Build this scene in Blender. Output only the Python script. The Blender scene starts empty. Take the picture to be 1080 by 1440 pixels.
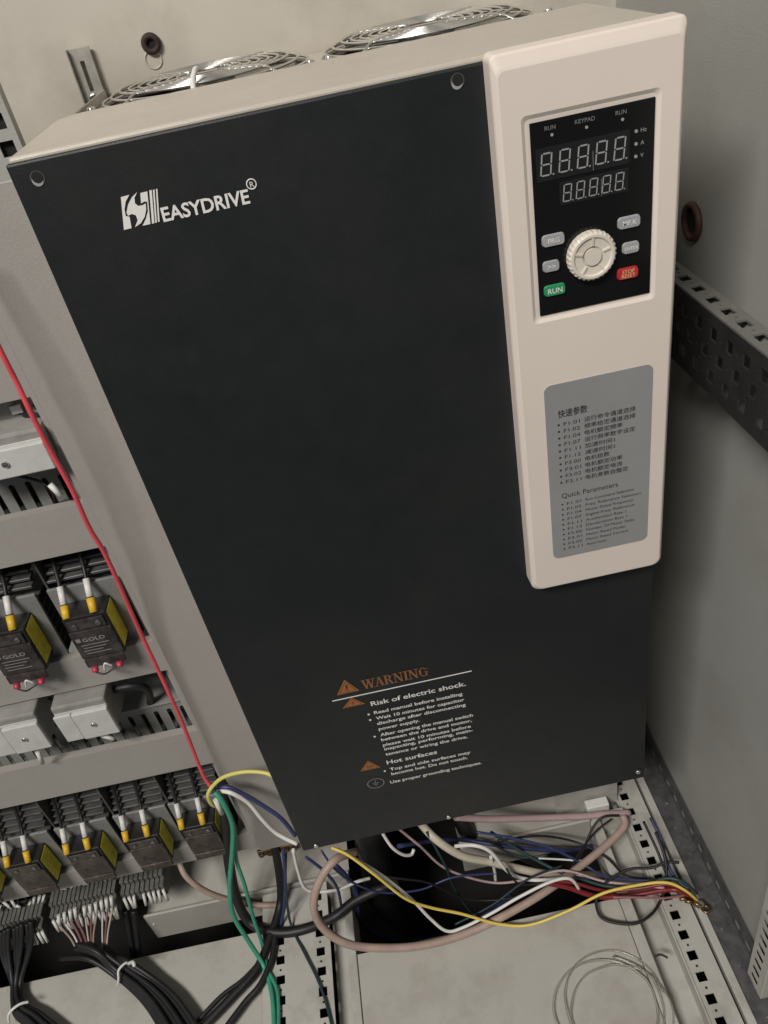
import bpy, bmesh, math, random
from mathutils import Vector, Matrix
random.seed(7)
R = math.radians
scene = bpy.context.scene
col = scene.collection

# ------------------------------------------------------------------ camera
cam_data = bpy.data.cameras.new('camera')
cam = bpy.data.objects.new('camera', cam_data)
col.objects.link(cam)
PITCH, ROLL = R(36.1), math.atan2(319, 1469)
fwd = Vector((0, math.cos(PITCH), -math.sin(PITCH)))
up0 = Vector((0, math.sin(PITCH), math.cos(PITCH)))
right0 = Vector((1, 0, 0))
cx = right0 * math.cos(ROLL) - up0 * math.sin(ROLL)
cy = right0 * math.sin(ROLL) + up0 * math.cos(ROLL)
mw = Matrix((cx, cy, -fwd)).transposed().to_4x4()
mw.translation = Vector((0, 0, 1.05))
cam.matrix_world = mw
cam_data.sensor_fit = 'VERTICAL'
cam_data.sensor_height = 36
cam_data.lens = 1097 / 1440 * 36
cam_data.clip_start = .01
cam_data.clip_end = 50
scene.camera = cam

# ------------------------------------------------------------------ room light (indoors: no sky, no sun)
world = bpy.data.worlds.new('World'); scene.world = world; world.use_nodes = True
wb = world.node_tree.nodes['Background']
wb.inputs[0].default_value = (.86, .93, 1, 1); wb.inputs[1].default_value = .075
def area(name, loc, target, sx, sy, power, colr):
    d = bpy.data.lights.new(name, 'AREA'); d.shape = 'RECTANGLE'; d.size = sx; d.size_y = sy
    d.energy = power; d.color = colr
    o = bpy.data.objects.new(name, d); col.objects.link(o); o.location = loc
    o.rotation_euler = (Vector(target) - Vector(loc)).to_track_quat('-Z', 'Y').to_euler()
    return o
area('ceiling_light', (-1.20, -1.25, 2.95), (0, .6, .6), 1.2, .5, 96, (1, .955, .90))
vs = scene.view_settings
vs.view_transform = 'Standard'; vs.look = 'None'; vs.gamma = 1; vs.exposure = 0; vs.use_curve_mapping = False

# ------------------------------------------------------------------ materials
MATS = {}
def mat(name, color, rough=.5, metal=0, var=.0, vscale=30, bump=0, bscale=400, spec=.5, coat=0, trans=0, dirt=None, dscale=9, damt=.5, alpha=1):
    if name in MATS: return MATS[name]
    m = bpy.data.materials.new(name); m.use_nodes = True
    nt = m.node_tree; b = nt.nodes['Principled BSDF']
    b.inputs['Base Color'].default_value = (*color, 1)
    b.inputs['Roughness'].default_value = rough; b.inputs['Metallic'].default_value = metal
    b.inputs['Specular IOR Level'].default_value = spec
    b.inputs['Coat Weight'].default_value = coat
    b.inputs['Transmission Weight'].default_value = trans
    tc = nt.nodes.new('ShaderNodeTexCoord')
    def noise(scale, detail=4, rgh=.6):
        n = nt.nodes.new('ShaderNodeTexNoise'); n.inputs['Scale'].default_value = scale
        n.inputs['Detail'].default_value = detail; n.inputs['Roughness'].default_value = rgh
        nt.links.new(tc.outputs['Object'], n.inputs['Vector']); return n
    out = None
    if var:
        n = noise(vscale); r = nt.nodes.new('ShaderNodeValToRGB')
        r.color_ramp.elements[0].position = .3; r.color_ramp.elements[1].position = .7
        r.color_ramp.elements[0].color = (*[c * (1 - var) for c in color], 1)
        r.color_ramp.elements[1].color = (*[min(1, c * (1 + var)) for c in color], 1)
        nt.links.new(n.outputs['Fac'], r.inputs['Fac']); out = r.outputs['Color']
    if dirt:
        n = noise(dscale, 8, .7); r = nt.nodes.new('ShaderNodeValToRGB')
        r.color_ramp.elements[0].position = .48; r.color_ramp.elements[1].position = .72
        r.color_ramp.elements[0].color = (0, 0, 0, 1); r.color_ramp.elements[1].color = (damt, damt, damt, 1)
        nt.links.new(n.outputs['Fac'], r.inputs['Fac'])
        mx = nt.nodes.new('ShaderNodeMix'); mx.data_type = 'RGBA'
        nt.links.new(r.outputs['Color'], mx.inputs['Factor'])
        if out: nt.links.new(out, mx.inputs['A'])
        else: mx.inputs['A'].default_value = (*color, 1)
        mx.inputs['B'].default_value = (*dirt, 1); out = mx.outputs['Result']
    if out: nt.links.new(out, b.inputs['Base Color'])
    if bump:
        n = noise(bscale, 3); bp = nt.nodes.new('ShaderNodeBump'); bp.inputs['Strength'].default_value = bump
        bp.inputs['Distance'].default_value = .001
        nt.links.new(n.outputs['Fac'], bp.inputs['Height']); nt.links.new(bp.outputs['Normal'], b.inputs['Normal'])
        n2 = noise(bscale * .06, 4); mr = nt.nodes.new('ShaderNodeMapRange')
        mr.inputs['To Min'].default_value = max(0, rough - .1); mr.inputs['To Max'].default_value = min(1, rough + .12)
        nt.links.new(n2.outputs['Fac'], mr.inputs['Value']); nt.links.new(mr.outputs['Result'], b.inputs['Roughness'])
    MATS[name] = m
    return m

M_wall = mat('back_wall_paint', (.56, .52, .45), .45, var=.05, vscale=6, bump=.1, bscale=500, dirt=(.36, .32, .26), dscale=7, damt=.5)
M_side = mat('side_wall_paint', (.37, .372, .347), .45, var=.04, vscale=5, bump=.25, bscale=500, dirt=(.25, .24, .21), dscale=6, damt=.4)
M_floor = mat('floor_paint', (.47, .455, .41), .5, var=.05, vscale=5, bump=.25, bscale=500, dirt=(.27, .24, .2), dscale=9, damt=.6)
M_rail = mat('rail_paint', (.48, .47, .43), .5, var=.06, vscale=20, bump=.2, dirt=(.25, .22, .18), dscale=16, damt=.6)
M_plate = mat('cover_plate_paint', (.345, .325, .30), .5, var=.04, vscale=8, bump=.25, bscale=600, dirt=(.20, .19, .17), dscale=8, damt=.3)
M_galv = mat('galvanised_steel', (.20, .20, .20), .42, metal=.75, var=.35, vscale=60, bump=.5, bscale=150, dirt=(.09, .08, .08), dscale=35, damt=.8)
M_darkrail = mat('shaded_grey_rail', (.036, .036, .035), .55, metal=.3, var=.2, vscale=30, bump=.3, bscale=300, dirt=(.06, .055, .05), dscale=25, damt=.6)  # rail's inner face lies in shade; that shade is put into this grey
M_shade = mat('hollow_shade', (.012, .011, .010), .9)  # near-black paints the shade in pit, bores and slots and behind holes
M_drive = mat('drive_beige_paint', (.52, .475, .41), .42, var=.03, vscale=10, bump=.1, bscale=700, dirt=(.40, .36, .30), dscale=12, damt=.4)
M_char = mat('charcoal_powder_coat', (.0128, .0148, .0160), .46, var=.15, vscale=7, bump=.16, bscale=900, spec=.42, dirt=(.021, .0215, .020), dscale=6, damt=.8)
M_cream = mat('cream_plastic', (.77, .685, .61), .42, var=.02, vscale=8, bump=.08, bscale=900)
M_disp = mat('black_keypad_film', (.007, .007, .007), .16, spec=.45)
M_win = mat('display_window', (.016, .016, .017), .22)
M_seg = mat('segment_grey', (.34, .34, .34), .5)
M_print = mat('white_print', (.80, .78, .75), .5)
M_pgrey = mat('faint_grey_print', (.22, .22, .22), .5)
M_orange = mat('orange_print', (.36, .135, .04), .5, var=.12, vscale=200)
M_orange2 = mat('dull_orange_print', (.26, .11, .045), .5)
M_ink = mat('black_ink', (.03, .03, .03), .6)
M_label = mat('silver_label', (.42, .42, .42), .32, metal=.35, var=.04, vscale=30, bump=.05, bscale=900)
M_btn = mat('grey_button', (.36, .37, .38), .45, var=.06, vscale=300)
M_green = mat('green_button', (.03, .30, .13), .4)
M_redb = mat('red_button', (.50, .03, .035), .4)
M_knob = mat('knob_plastic', (.72, .66, .57), .4)
M_steel = mat('bright_steel', (.78, .77, .74), .28, metal=1, var=.1, vscale=80)
M_dsteel = mat('fan_steel', (.35, .34, .32), .35, metal=.9, var=.2, vscale=60)
M_black = mat('black_plastic', (.014, .014, .014), .45, var=.2, vscale=80)
M_blackc = mat('black_cable', (.013, .013, .014), .5, var=.2, vscale=60, bump=.1, bscale=300)
M_alu = mat('heatsink_aluminium', (.36, .36, .35), .45, metal=.5, var=.1, vscale=60, bump=.2, dirt=(.15, .14, .13), dscale=30, damt=.6)
M_smoke = mat('smoked_cover', (.04, .033, .031), .14, var=.6, vscale=70, dirt=(.11, .1, .095), dscale=60, damt=.7, coat=.3)
M_yel = mat('yellow_boot', (.72, .45, .035), .45, var=.08, vscale=150)
M_ylab = mat('yellow_label', (.74, .66, .04), .5, var=.15, vscale=150, dirt=(.3, .26, .03), dscale=120, damt=.5)
M_sleeve = mat('white_sleeve', (.74, .73, .70), .5, var=.08, vscale=200, dirt=(.35, .33, .3), dscale=200, damt=.5)
M_reds = mat('red_terminal', (.42, .03, .07), .4)
M_fuse = mat('pale_grey_plastic', (.56, .56, .54), .5, var=.04, vscale=60, bump=.1, dirt=(.36, .34, .31), dscale=40, damt=.4)
M_fuse2 = mat('grey_plastic_body', (.27, .265, .25), .55, var=.1, vscale=60, dirt=(.16, .15, .13), dscale=40, damt=.5)
M_duct = mat('grey_duct_plastic', (.25, .255, .24), .5, var=.06, vscale=30, dirt=(.15, .14, .12), dscale=30, damt=.5)
M_term = mat('terminal_plastic', (.13, .13, .115), .55, var=.2, vscale=120, dirt=(.07, .065, .06), dscale=80, damt=.7)
M_wred = mat('red_wire', (.72, .085, .11), .4, var=.08, vscale=60)
M_wred2 = mat('dark_red_wire', (.19, .014, .017), .4, var=.1, vscale=60)
M_wyel = mat('yellow_wire', (.78, .60, .12), .4, var=.06, vscale=60)
M_wyel2 = mat('pale_yellow_wire', (.62, .58, .16), .4, var=.06, vscale=60)
M_wblue = mat('navy_wire', (.035, .045, .13), .42, var=.15, vscale=60)
M_wwhite = mat('white_wire', (.76, .75, .72), .4, var=.06, vscale=60, dirt=(.5, .47, .42), dscale=60, damt=.5)
M_wgreen = mat('green_wire', (.045, .30, .19), .42, var=.1, vscale=60)
M_wpink = mat('dusty_pink_cable', (.42, .31, .26), .5, var=.08, vscale=50, dirt=(.25, .19, .16), dscale=40, damt=.5)
M_wlilac = mat('lilac_cable', (.46, .33, .34), .5, var=.08, vscale=50)
M_wbeige = mat('beige_cable', (.60, .54, .43), .45, var=.06, vscale=50, dirt=(.4, .35, .27), dscale=50, damt=.5)
M_wmaroon = mat('maroon_wire', (.30, .13, .14), .45, var=.15, vscale=80)
M_wteal = mat('dark_teal_wire', (.02, .045, .05), .45)
M_copper = mat('copper_lug', (.26, .16, .08), .35, metal=.9, var=.2, vscale=100)
M_brown = mat('brown_rubber', (.075, .034, .022), .6, var=.2, vscale=60)
M_hose = mat('clear_hose', (.80, .79, .73), .2, trans=.92)
M_grime = mat('grimy_cover', (.045, .034, .028), .4, var=.6, vscale=90, bump=.6, bscale=220, dirt=(.13, .105, .085), dscale=70, damt=.7)
M_flange = mat('rail_flange_paint', (.17, .168, .155), .5, var=.1, vscale=30, dirt=(.12, .11, .1), dscale=20, damt=.7)
M_dbrown = mat('dark_brown_rubber', (.035, .02, .016), .7, var=.3, vscale=90)
M_rib = mat('dull_heatsink_rib', (.10, .10, .097), .5, metal=.3, var=.2, vscale=60, dirt=(.04, .04, .038), dscale=40, damt=.7)
M_zinc = mat('zinc_plate', (.52, .50, .45), .38, metal=.35, var=.15, vscale=70)  # beige reflection on the bright steel, put into the base colour
M_kick = mat('dark_kick_plate', (.14, .138, .14), .42, metal=.5, var=.35, vscale=70, bump=.4, bscale=160, dirt=(.22, .21, .21), dscale=45, damt=.7)
M_rim = mat('hole_edge_light', (.09, .09, .09), .5)  # light on the screw-hole edge, painted as a paler rim
M_gold = mat('pale_gold_print', (.75, .6, .3), .5)

# ------------------------------------------------------------------ mesh helpers
class MB:
    def __init__(s): s.bm = bmesh.new()
    def box(s, x0, x1, y0, y1, z0, z1, bev=0, seg=2):
        vs_ = [s.bm.verts.new((x, y, z)) for x in (x0, x1) for y in (y0, y1) for z in (z0, z1)]
        q = [(0, 1, 3, 2), (4, 6, 7, 5), (0, 4, 5, 1), (2, 3, 7, 6), (0, 2, 6, 4), (1, 5, 7, 3)]
        fs = [s.bm.faces.new([vs_[i] for i in f]) for f in q]
        if bev:
            es = list({e for f in fs for e in f.edges})
            bmesh.ops.bevel(s.bm, geom=es, offset=bev, segments=seg, profile=.5, affect='EDGES')
        return s
    def prism(s, pts, d):
        """closed 3-D polygon extruded by vector d"""
        d = Vector(d); n = len(pts)
        a = [s.bm.verts.new(p) for p in pts]; b = [s.bm.verts.new(Vector(p) + d) for p in pts]
        s.bm.faces.new(a); s.bm.faces.new(b[::-1])
        for i in range(n):
            j = (i + 1) % n; s.bm.faces.new((a[i], b[i], b[j], a[j]))
        return s
    def poly(s, pts):
        s.bm.faces.new([s.bm.verts.new(p) for p in pts]); return s
    def cyl(s, c, axis, r, h, n=20, r2=None, bev=0):
        c = Vector(c); ax = Vector(axis).normalized(); r2 = r if r2 is None else r2
        t = ax.orthogonal().normalized(); w = ax.cross(t)
        a, b = [], []
        for i in range(n):
            k = 2 * math.pi * i / n; dr = t * math.cos(k) + w * math.sin(k)
            a.append(s.bm.verts.new(c + dr * r)); b.append(s.bm.verts.new(c + ax * h + dr * r2))
        s.bm.faces.new(a[::-1]); top = s.bm.faces.new(b)
        for i in range(n):
            j = (i + 1) % n; s.bm.faces.new((a[i], a[j], b[j], b[i])).smooth = n > 8
        if bev: bmesh.ops.bevel(s.bm, geom=list(top.edges), offset=bev, segments=2, profile=.5, affect='EDGES')
        return s
    def torus(s, c, axis, R_, r, n=40, m=8):
        c = Vector(c); ax = Vector(axis).normalized(); t = ax.orthogonal().normalized(); w = ax.cross(t)
        rings = []
        for i in range(n):
            k = 2 * math.pi * i / n; d = t * math.cos(k) + w * math.sin(k)
            rings.append([s.bm.verts.new(c + d * (R_ + r * math.cos(2 * math.pi * j / m)) + ax * r * math.sin(2 * math.pi * j / m)) for j in range(m)])
        for i in range(n):
            for j in range(m):
                f = s.bm.faces.new((rings[i][j], rings[(i + 1) % n][j], rings[(i + 1) % n][(j + 1) % m], rings[i][(j + 1) % m])); f.smooth = True
        return s
    def tube(s, pts, r, m=8, sub=6, closed=False, r_end=None):
        P = [Vector(p) for p in pts]
        if len(P) > 2:
            Q = []; n = len(P)
            for i in range(n - 1):
                p0, p1, p2, p3 = P[max(i - 1, 0)], P[i], P[i + 1], P[min(i + 2, n - 1)]
                for k in range(sub):
                    t = k / sub
                    Q.append(.5 * ((2 * p1) + (p2 - p0) * t + (2 * p0 - 5 * p1 + 4 * p2 - p3) * t * t + (3 * p1 - p0 - 3 * p2 + p3) * t ** 3))
            Q.append(P[-1]); P = Q
        tan = [(P[min(i + 1, len(P) - 1)] - P[max(i - 1, 0)]).normalized() for i in range(len(P))]
        nrm = tan[0].orthogonal().normalized(); rings = []
        for i, p in enumerate(P):
            nrm = (nrm - tan[i] * nrm.dot(tan[i])).normalized(); w = tan[i].cross(nrm)
            rr = r if r_end is None else r + (r_end - r) * i / (len(P) - 1)
            rings.append([s.bm.verts.new(p + (nrm * math.cos(2 * math.pi * j / m) + w * math.sin(2 * math.pi * j / m)) * rr) for j in range(m)])
        for a, b in zip(rings, rings[1:]):
            for j in range(m):
                s.bm.faces.new((a[j], a[(j + 1) % m], b[(j + 1) % m], b[j])).smooth = True
        s.bm.faces.new(rings[0][::-1]); s.bm.faces.new(rings[-1])
        return s
    def perf(s, us, vs_, holes, fn, th):
        """sheet in (u, v) with rectangular holes, thickness vector th; fn(u, v) -> point"""
        U = sorted(set([round(q, 5) for q in us] + [round(q, 5) for h in holes for q in h[:2]]))
        V = sorted(set([round(q, 5) for q in vs_] + [round(q, 5) for h in holes for q in h[2:]]))
        th = Vector(th); A, B = {}, {}
        def g(D, i, j, off):
            if (i, j) not in D: D[(i, j)] = s.bm.verts.new(Vector(fn(U[i], V[j])) + off)
            return D[(i, j)]
        solid = {}
        for i in range(len(U) - 1):
            for j in range(len(V) - 1):
                u, v = (U[i] + U[i + 1]) / 2, (V[j] + V[j + 1]) / 2
                solid[(i, j)] = not any(h[0] < u < h[1] and h[2] < v < h[3] for h in holes)
        z = Vector((0, 0, 0))
        for (i, j), ok in solid.items():
            if not ok: continue
            s.bm.faces.new([g(A, *k, z) for k in ((i, j), (i + 1, j), (i + 1, j + 1), (i, j + 1))])
            s.bm.faces.new([g(B, *k, th) for k in ((i, j + 1), (i + 1, j + 1), (i + 1, j), (i, j))])
            for (di, dj, k1, k2) in ((-1, 0, (i, j + 1), (i, j)), (1, 0, (i + 1, j), (i + 1, j + 1)), (0, -1, (i, j), (i + 1, j)), (0, 1, (i + 1, j + 1), (i, j + 1))):
                if not solid.get((i + di, j + dj), False):
                    s.bm.faces.new((g(A, *k1, z), g(B, *k1, th), g(B, *k2, th), g(A, *k2, z)))
        return s
    def build(s, name, m, parent=None, recalc=True):
        if recalc: bmesh.ops.recalc_face_normals(s.bm, faces=s.bm.faces)
        me = bpy.data.meshes.new(name); s.bm.to_mesh(me); s.bm.free(); me.materials.append(m)
        return link(name, me, parent)
def link(name, me, parent=None):
    o = bpy.data.objects.new(name, me); col.objects.link(o)
    if parent: adopt(o, parent)
    return o
def adopt(o, parent):
    o.parent = parent
    t = Vector((0, 0, 0)); p = parent
    while p:
        t += p.location
        if p.parent: t += p.matrix_parent_inverse.translation
        p = p.parent
    o.matrix_parent_inverse = Matrix.Translation(-t)
def tag(o, label, cat, group=None):
    o['label'] = label; o['category'] = cat
    if group: o['group'] = group
    return o
def thing(name, label, cat, loc, group=None):
    o = bpy.data.objects.new(name, None); col.objects.link(o); o.location = loc; o.empty_display_size = .02
    return tag(o, label, cat, group)
def struct(o): o['kind'] = 'structure'; return o
def copy_thing(root, offset, label):
    def rec(o, parent):
        c = o.copy(); col.objects.link(c)
        if parent: c.parent = parent; c.matrix_parent_inverse = o.matrix_parent_inverse.copy()
        for ch in o.children: rec(ch, c)
        return c
    r = rec(root, None); r.location = root.location + Vector(offset); r['label'] = label
    r.rotation_euler = (0, R(random.uniform(-1.2, 1.2)), R(random.uniform(-1.5, 1.5)))
    return r
def wire(name, pts, r, mt, label, cat='wire', group=None, jit=.0011, **k):
    P = [Vector(p) for p in pts]
    for i in range(1, len(P) - 1): P[i] = P[i] + Vector([random.uniform(-1, 1) for _ in range(3)]) * jit
    return tag(MB().tube(P, r, **k).build(name, mt), label, cat, group)
def text(s_, x, z, size, m, parent, y=.5104, width=None, bold=0, shear=0, name='text_line', align='LEFT', depth=.00025):
    c = bpy.data.curves.new('t', 'FONT'); c.body = s_; c.size = size; c.offset = bold * size; c.shear = shear
    c.align_x = align; c.resolution_u = 3
    o = bpy.data.objects.new('t', c); col.objects.link(o)
    dg = bpy.context.evaluated_depsgraph_get(); dg.update()
    me = bpy.data.meshes.new_from_object(o.evaluated_get(dg)); bpy.data.objects.remove(o)
    me.name = name
    xs = [v.co.x for v in me.vertices]; k = 1
    if width and xs: k = width / (max(xs) - min(xs))
    x0 = min(xs) if (xs and align == 'LEFT') else 0
    for v in me.vertices: v.co = Vector((x + (v.co.x - x0) * k, y - depth, z + v.co.y))
    me.materials.clear(); me.materials.append(m)
    return link(name, me, parent)

# ================================================================== THE CABINET (setting)
WX = .318
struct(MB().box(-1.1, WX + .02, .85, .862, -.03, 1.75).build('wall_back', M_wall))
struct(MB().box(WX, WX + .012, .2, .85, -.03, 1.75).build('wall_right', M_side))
# floor panels with the open cable pit between them
struct(MB().box(-.157, .1915, .12, .495, -.003, 0, bev=.0012).build('floor_panel', M_floor))
struct(MB().box(-.80, -.2825, .12, .552, -.003, 0, bev=.0012).build('floor_panel', M_floor))
for xa, xb in ((-.452, -.157), (.004, .1915)):
    b = MB().box(xa, xb, .6045, .85, -.003, 0); b.box(xa, xb, .6, .604, -.05, .012, bev=.001)
    struct(b.build('floor_panel', M_floor))
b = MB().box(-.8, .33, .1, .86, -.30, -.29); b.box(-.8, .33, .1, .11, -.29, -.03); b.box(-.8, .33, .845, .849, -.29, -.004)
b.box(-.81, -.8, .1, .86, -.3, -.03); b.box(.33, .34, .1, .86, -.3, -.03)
struct(b.build('pit', M_shade))
# screw hole in the left floor panel
struct(MB().cyl((-.432, .512, .0002), (0, 0, 1), .004, .0008, 12).build('floor_plug', M_ink))

# floor beam, left: two rows of square holes
t = thing('floor_beam', 'pale perforated floor beam with two rows of square holes', 'beam', (-.22, .36, 0))
holes = []
for i in range(18):
    y = .1625 + i * .0245
    for xc in (-.2575, -.2035): holes.append((xc - .0055, xc + .0055, y - .0055, y + .0055)); holes.append((xc - .0014, xc + .0014, y + .0108, y + .0137))
MB().perf([-.2815, -.190], [.13, .598], holes, lambda u, v: (u, v, .006), (0, 0, -.002)).build('perforated_top', M_rail, t)
MB().box(-.1895, -.1685, .13, .598, -.022, -.019).build('channel', M_rail, t)
MB().box(-.1685, -.1575, .13, .598, -.05, .003, bev=.001).build('lip', M_rail, t)
# floor beam, right
t = thing('floor_beam', 'pale floor beam with a single row of square holes below right wall', 'beam', (.24, .36, 0))
holes = []
for i in range(27):
    y = .1625 + i * .0245
    holes.append((.2455, .2565, y - .0055, y + .0055)); holes.append((.2496, .2524, y + .0108, y + .0137))
MB().perf([.241, .2745], [.13, .845], holes, lambda u, v: (u, v, .006), (0, 0, -.002)).build('perforated_top', M_rail, t)
MB().box(.2065, .2405, .13, .845, -.024, -.021).build('channel', M_rail, t)
MB().box(.2385, .2408, .13, .845, -.021, .0035).build('web', M_rail, t)
MB().box(.192, .2062, .13, .845, -.05, .003, bev=.001).build('lip', M_rail, t)
MB().box(.2785, .2885, .13, .845, -.03, .007, bev=.001).build('edge_strip', M_rail, t)
# dirty galvanised sill with raised tabs along the right wall
t = thing('sill_strip', 'dirty galvanised sill strip along foot of right wall', 'sill', (.30, .36, 0))
MB().box(.289, .3178, .13, .84, -.02, .003).build('strip', M_kick, t)
holes = [(.30 + i * .0254 - .0065, .30 + i * .0254 + .0065, .006, .019) for i in range(21)] + [(.30 + i * .0254 + .0112, .30 + i * .0254 + .0138, .0115, .014) for i in range(21)]
MB().perf([.13, .84], [.0032, .040], holes, lambda u, v: (.3150, u, v), (.0008, 0, 0)).build('kick_plate', M_kick, t)
for i in range(9): MB().cyl((.298 + random.uniform(0, .012), .34 + i * .045 + random.uniform(-.015, .015), .003), (0, 0, 1), random.uniform(.0018, .0028), .0018, 8, r2=.0012).build('rivet', M_steel, t)
# slotted front post, bottom right corner
t = thing('slotted_post', 'white slotted post standing in bottom right corner', 'post', (.31, .35, .03))
holes = [(.3530, .3660, .030 + i * .018, .0385 + i * .018) for i in range(16)]
MB().perf([.346, .372], [.02, .33], holes, lambda u, v: (.2995, u, v), (.0005, 0, 0)).build('slotted_face', M_rail, t)
MB().box(.2995, .3175, .343, .346, .02, .33, bev=.0008).build('front_face', M_rail, t)
MB().box(.3030, .3045, .347, .364, .02, .33).build('inner_face', M_shade, t)  # black sheet paints the shade inside the slots

# perforated depth rail on right wall
t = thing('perforated_rail', 'grey perforated horizontal rail fixed along the right wall', 'rail', (.295, .55, .74))
holes = []
for i in range(22):
    y = .31 + i * .0254
    for k, zc in enumerate((.757, .739, .7205)):
        yy = y + (.0127 if k == 1 else 0)
        holes.append((yy - .0055, yy + .0055, zc - .0055, zc + .0055))
        holes.append((yy + .0112, yy + .0142, zc - .0015, zc + .0015))
        if k < 2: holes.append((yy + .005, yy + .0078, zc - .0105, zc - .0078))
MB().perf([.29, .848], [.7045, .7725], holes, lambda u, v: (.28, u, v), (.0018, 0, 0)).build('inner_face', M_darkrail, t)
holes = [(.2855, .2945, .31 + i * .0254 - .0062, .31 + i * .0254 + .0062) for i in range(22)] + [(.289, .2915, .31 + i * .0254 + .0112, .31 + i * .0254 + .0138) for i in range(21)]
MB().perf([.28, .300], [.29, .848], holes, lambda u, v: (u, v, .7743), (0, 0, -.0018)).build('top_flange', M_flange, t)
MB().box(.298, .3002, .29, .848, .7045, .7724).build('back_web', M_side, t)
for y in (.36, .78): MB().box(.3003, WX, y, y + .03, .73, .76).build('bracket', M_galv, t)
# brown grommet in right wall
t = thing('cable_grommet', 'brown rubber grommet ring in right wall behind the keypad', 'grommet', (WX, .655, .805))
MB().torus((WX - .002, .662, .803), (1, 0, 0), .014, .0032, 32).build('ring', M_brown, t)
MB().cyl((WX - .0008, .662, .803), (1, 0, 0), .012, .0006, 24).build('bore', M_shade, t)

# ------------------------------------------------------------------ left: upright, cover plate with openings
t = thing('upright_panel', 'broad taupe upright panel between the drive and the relay rows', 'panel', (-.2, .6, .5))
MB().box(-.2535, -.14, .594, .5965, .119, .9585, bev=.0008).build('face', M_plate, t)
MB().box(-.2535, -.251, .597, .612, .119, .9585).build('return_flange', M_plate, t)
t = thing('perforated_post', 'perforated steel post rising beside the top left of drive', 'post', (-.22, .63, .1))
holes = []
for i in range(58):
    z = .1315 + i * .0172
    holes.append((-.2075, -.1970, z - .0050, z + .0050)); holes.append((-.2665, -.2605, z - .0050, z + .0050))
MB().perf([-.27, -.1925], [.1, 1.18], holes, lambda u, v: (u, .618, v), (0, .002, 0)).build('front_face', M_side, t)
MB().box(-.27, -.1955, .6225, .6235, .1, 1.18).build('shade_sheet', M_shade, t)  # black sheet paints the shade behind the post holes
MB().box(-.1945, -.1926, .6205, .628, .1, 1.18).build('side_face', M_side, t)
# cover plate bands
t = thing('cover_plate', 'taupe cover plate with wide cut-outs for relays and fuse blocks', 'plate', (-.5, .6, .12))
op = [(-.80, -.2605, .153, .3055), (-.80, -.2605, .3665, .4695), (-.80, -.2605, .514, .6415), (-.80, -.2605, .692, .80), (-.80, -.2605, .866, .94)]
MB().perf([-.86, -.2563], [.119, .9575], op, lambda u, v: (u, .601, v), (0, .002, 0)).build('face', M_plate, t)
b = MB()
for o_ in op: b.box(-.80, -.2605, .6032, .611, o_[2] - .0025, o_[2] - .0005)
b.build('return_flanges', M_plate, t)
# mounting plate behind
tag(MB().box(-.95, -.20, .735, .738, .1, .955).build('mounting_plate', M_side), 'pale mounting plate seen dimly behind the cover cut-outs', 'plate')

# slotted wiring ducts
def duct(z0, z1, label, off):
    t = thing('wiring_duct', label, 'duct', (-.5, .63, z0), 'slotted ducts')
    holes = []; n = 36
    for i in range(n):
        x = -.275 - off - i * .0152
        holes.append((x - .0027, x + .0027, z0 + .009, z1 - .012))
    MB().perf([-.83, -.2585], [z0, z1], holes, lambda u, v: (u, .625, v), (0, .0018, 0)).build('slotted_face', M_duct, t)
    MB().box(-.83, -.2585, .669, .671, z0, z1).build('shade_sheet', M_shade, t)  # black sheet paints the shade inside the duct
    MB().box(-.83, -.2585, .6272, .668, z0, z0 + .0018).build('base', M_duct, t)
    MB().box(-.83, -.2585, .622, .673, z1 + .0006, z1 + .0035, bev=.0008).build('lid', M_duct, t)
    for i in range(n):
        x = -.275 - off - i * .0152
        if x > -.6: MB().cyl((x, .625, z1 - .0125), (0, 1, 0), .0027, .0016, 12).build('slot_shade', M_shade, t)  # black disc paints shade in the rounded slot end
duct(.335, .396, 'slotted grey wiring duct behind the pair of pale fuse blocks', 0)
duct(.662, .722, 'slotted grey wiring duct below the upper large fuse block', .004)

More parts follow.
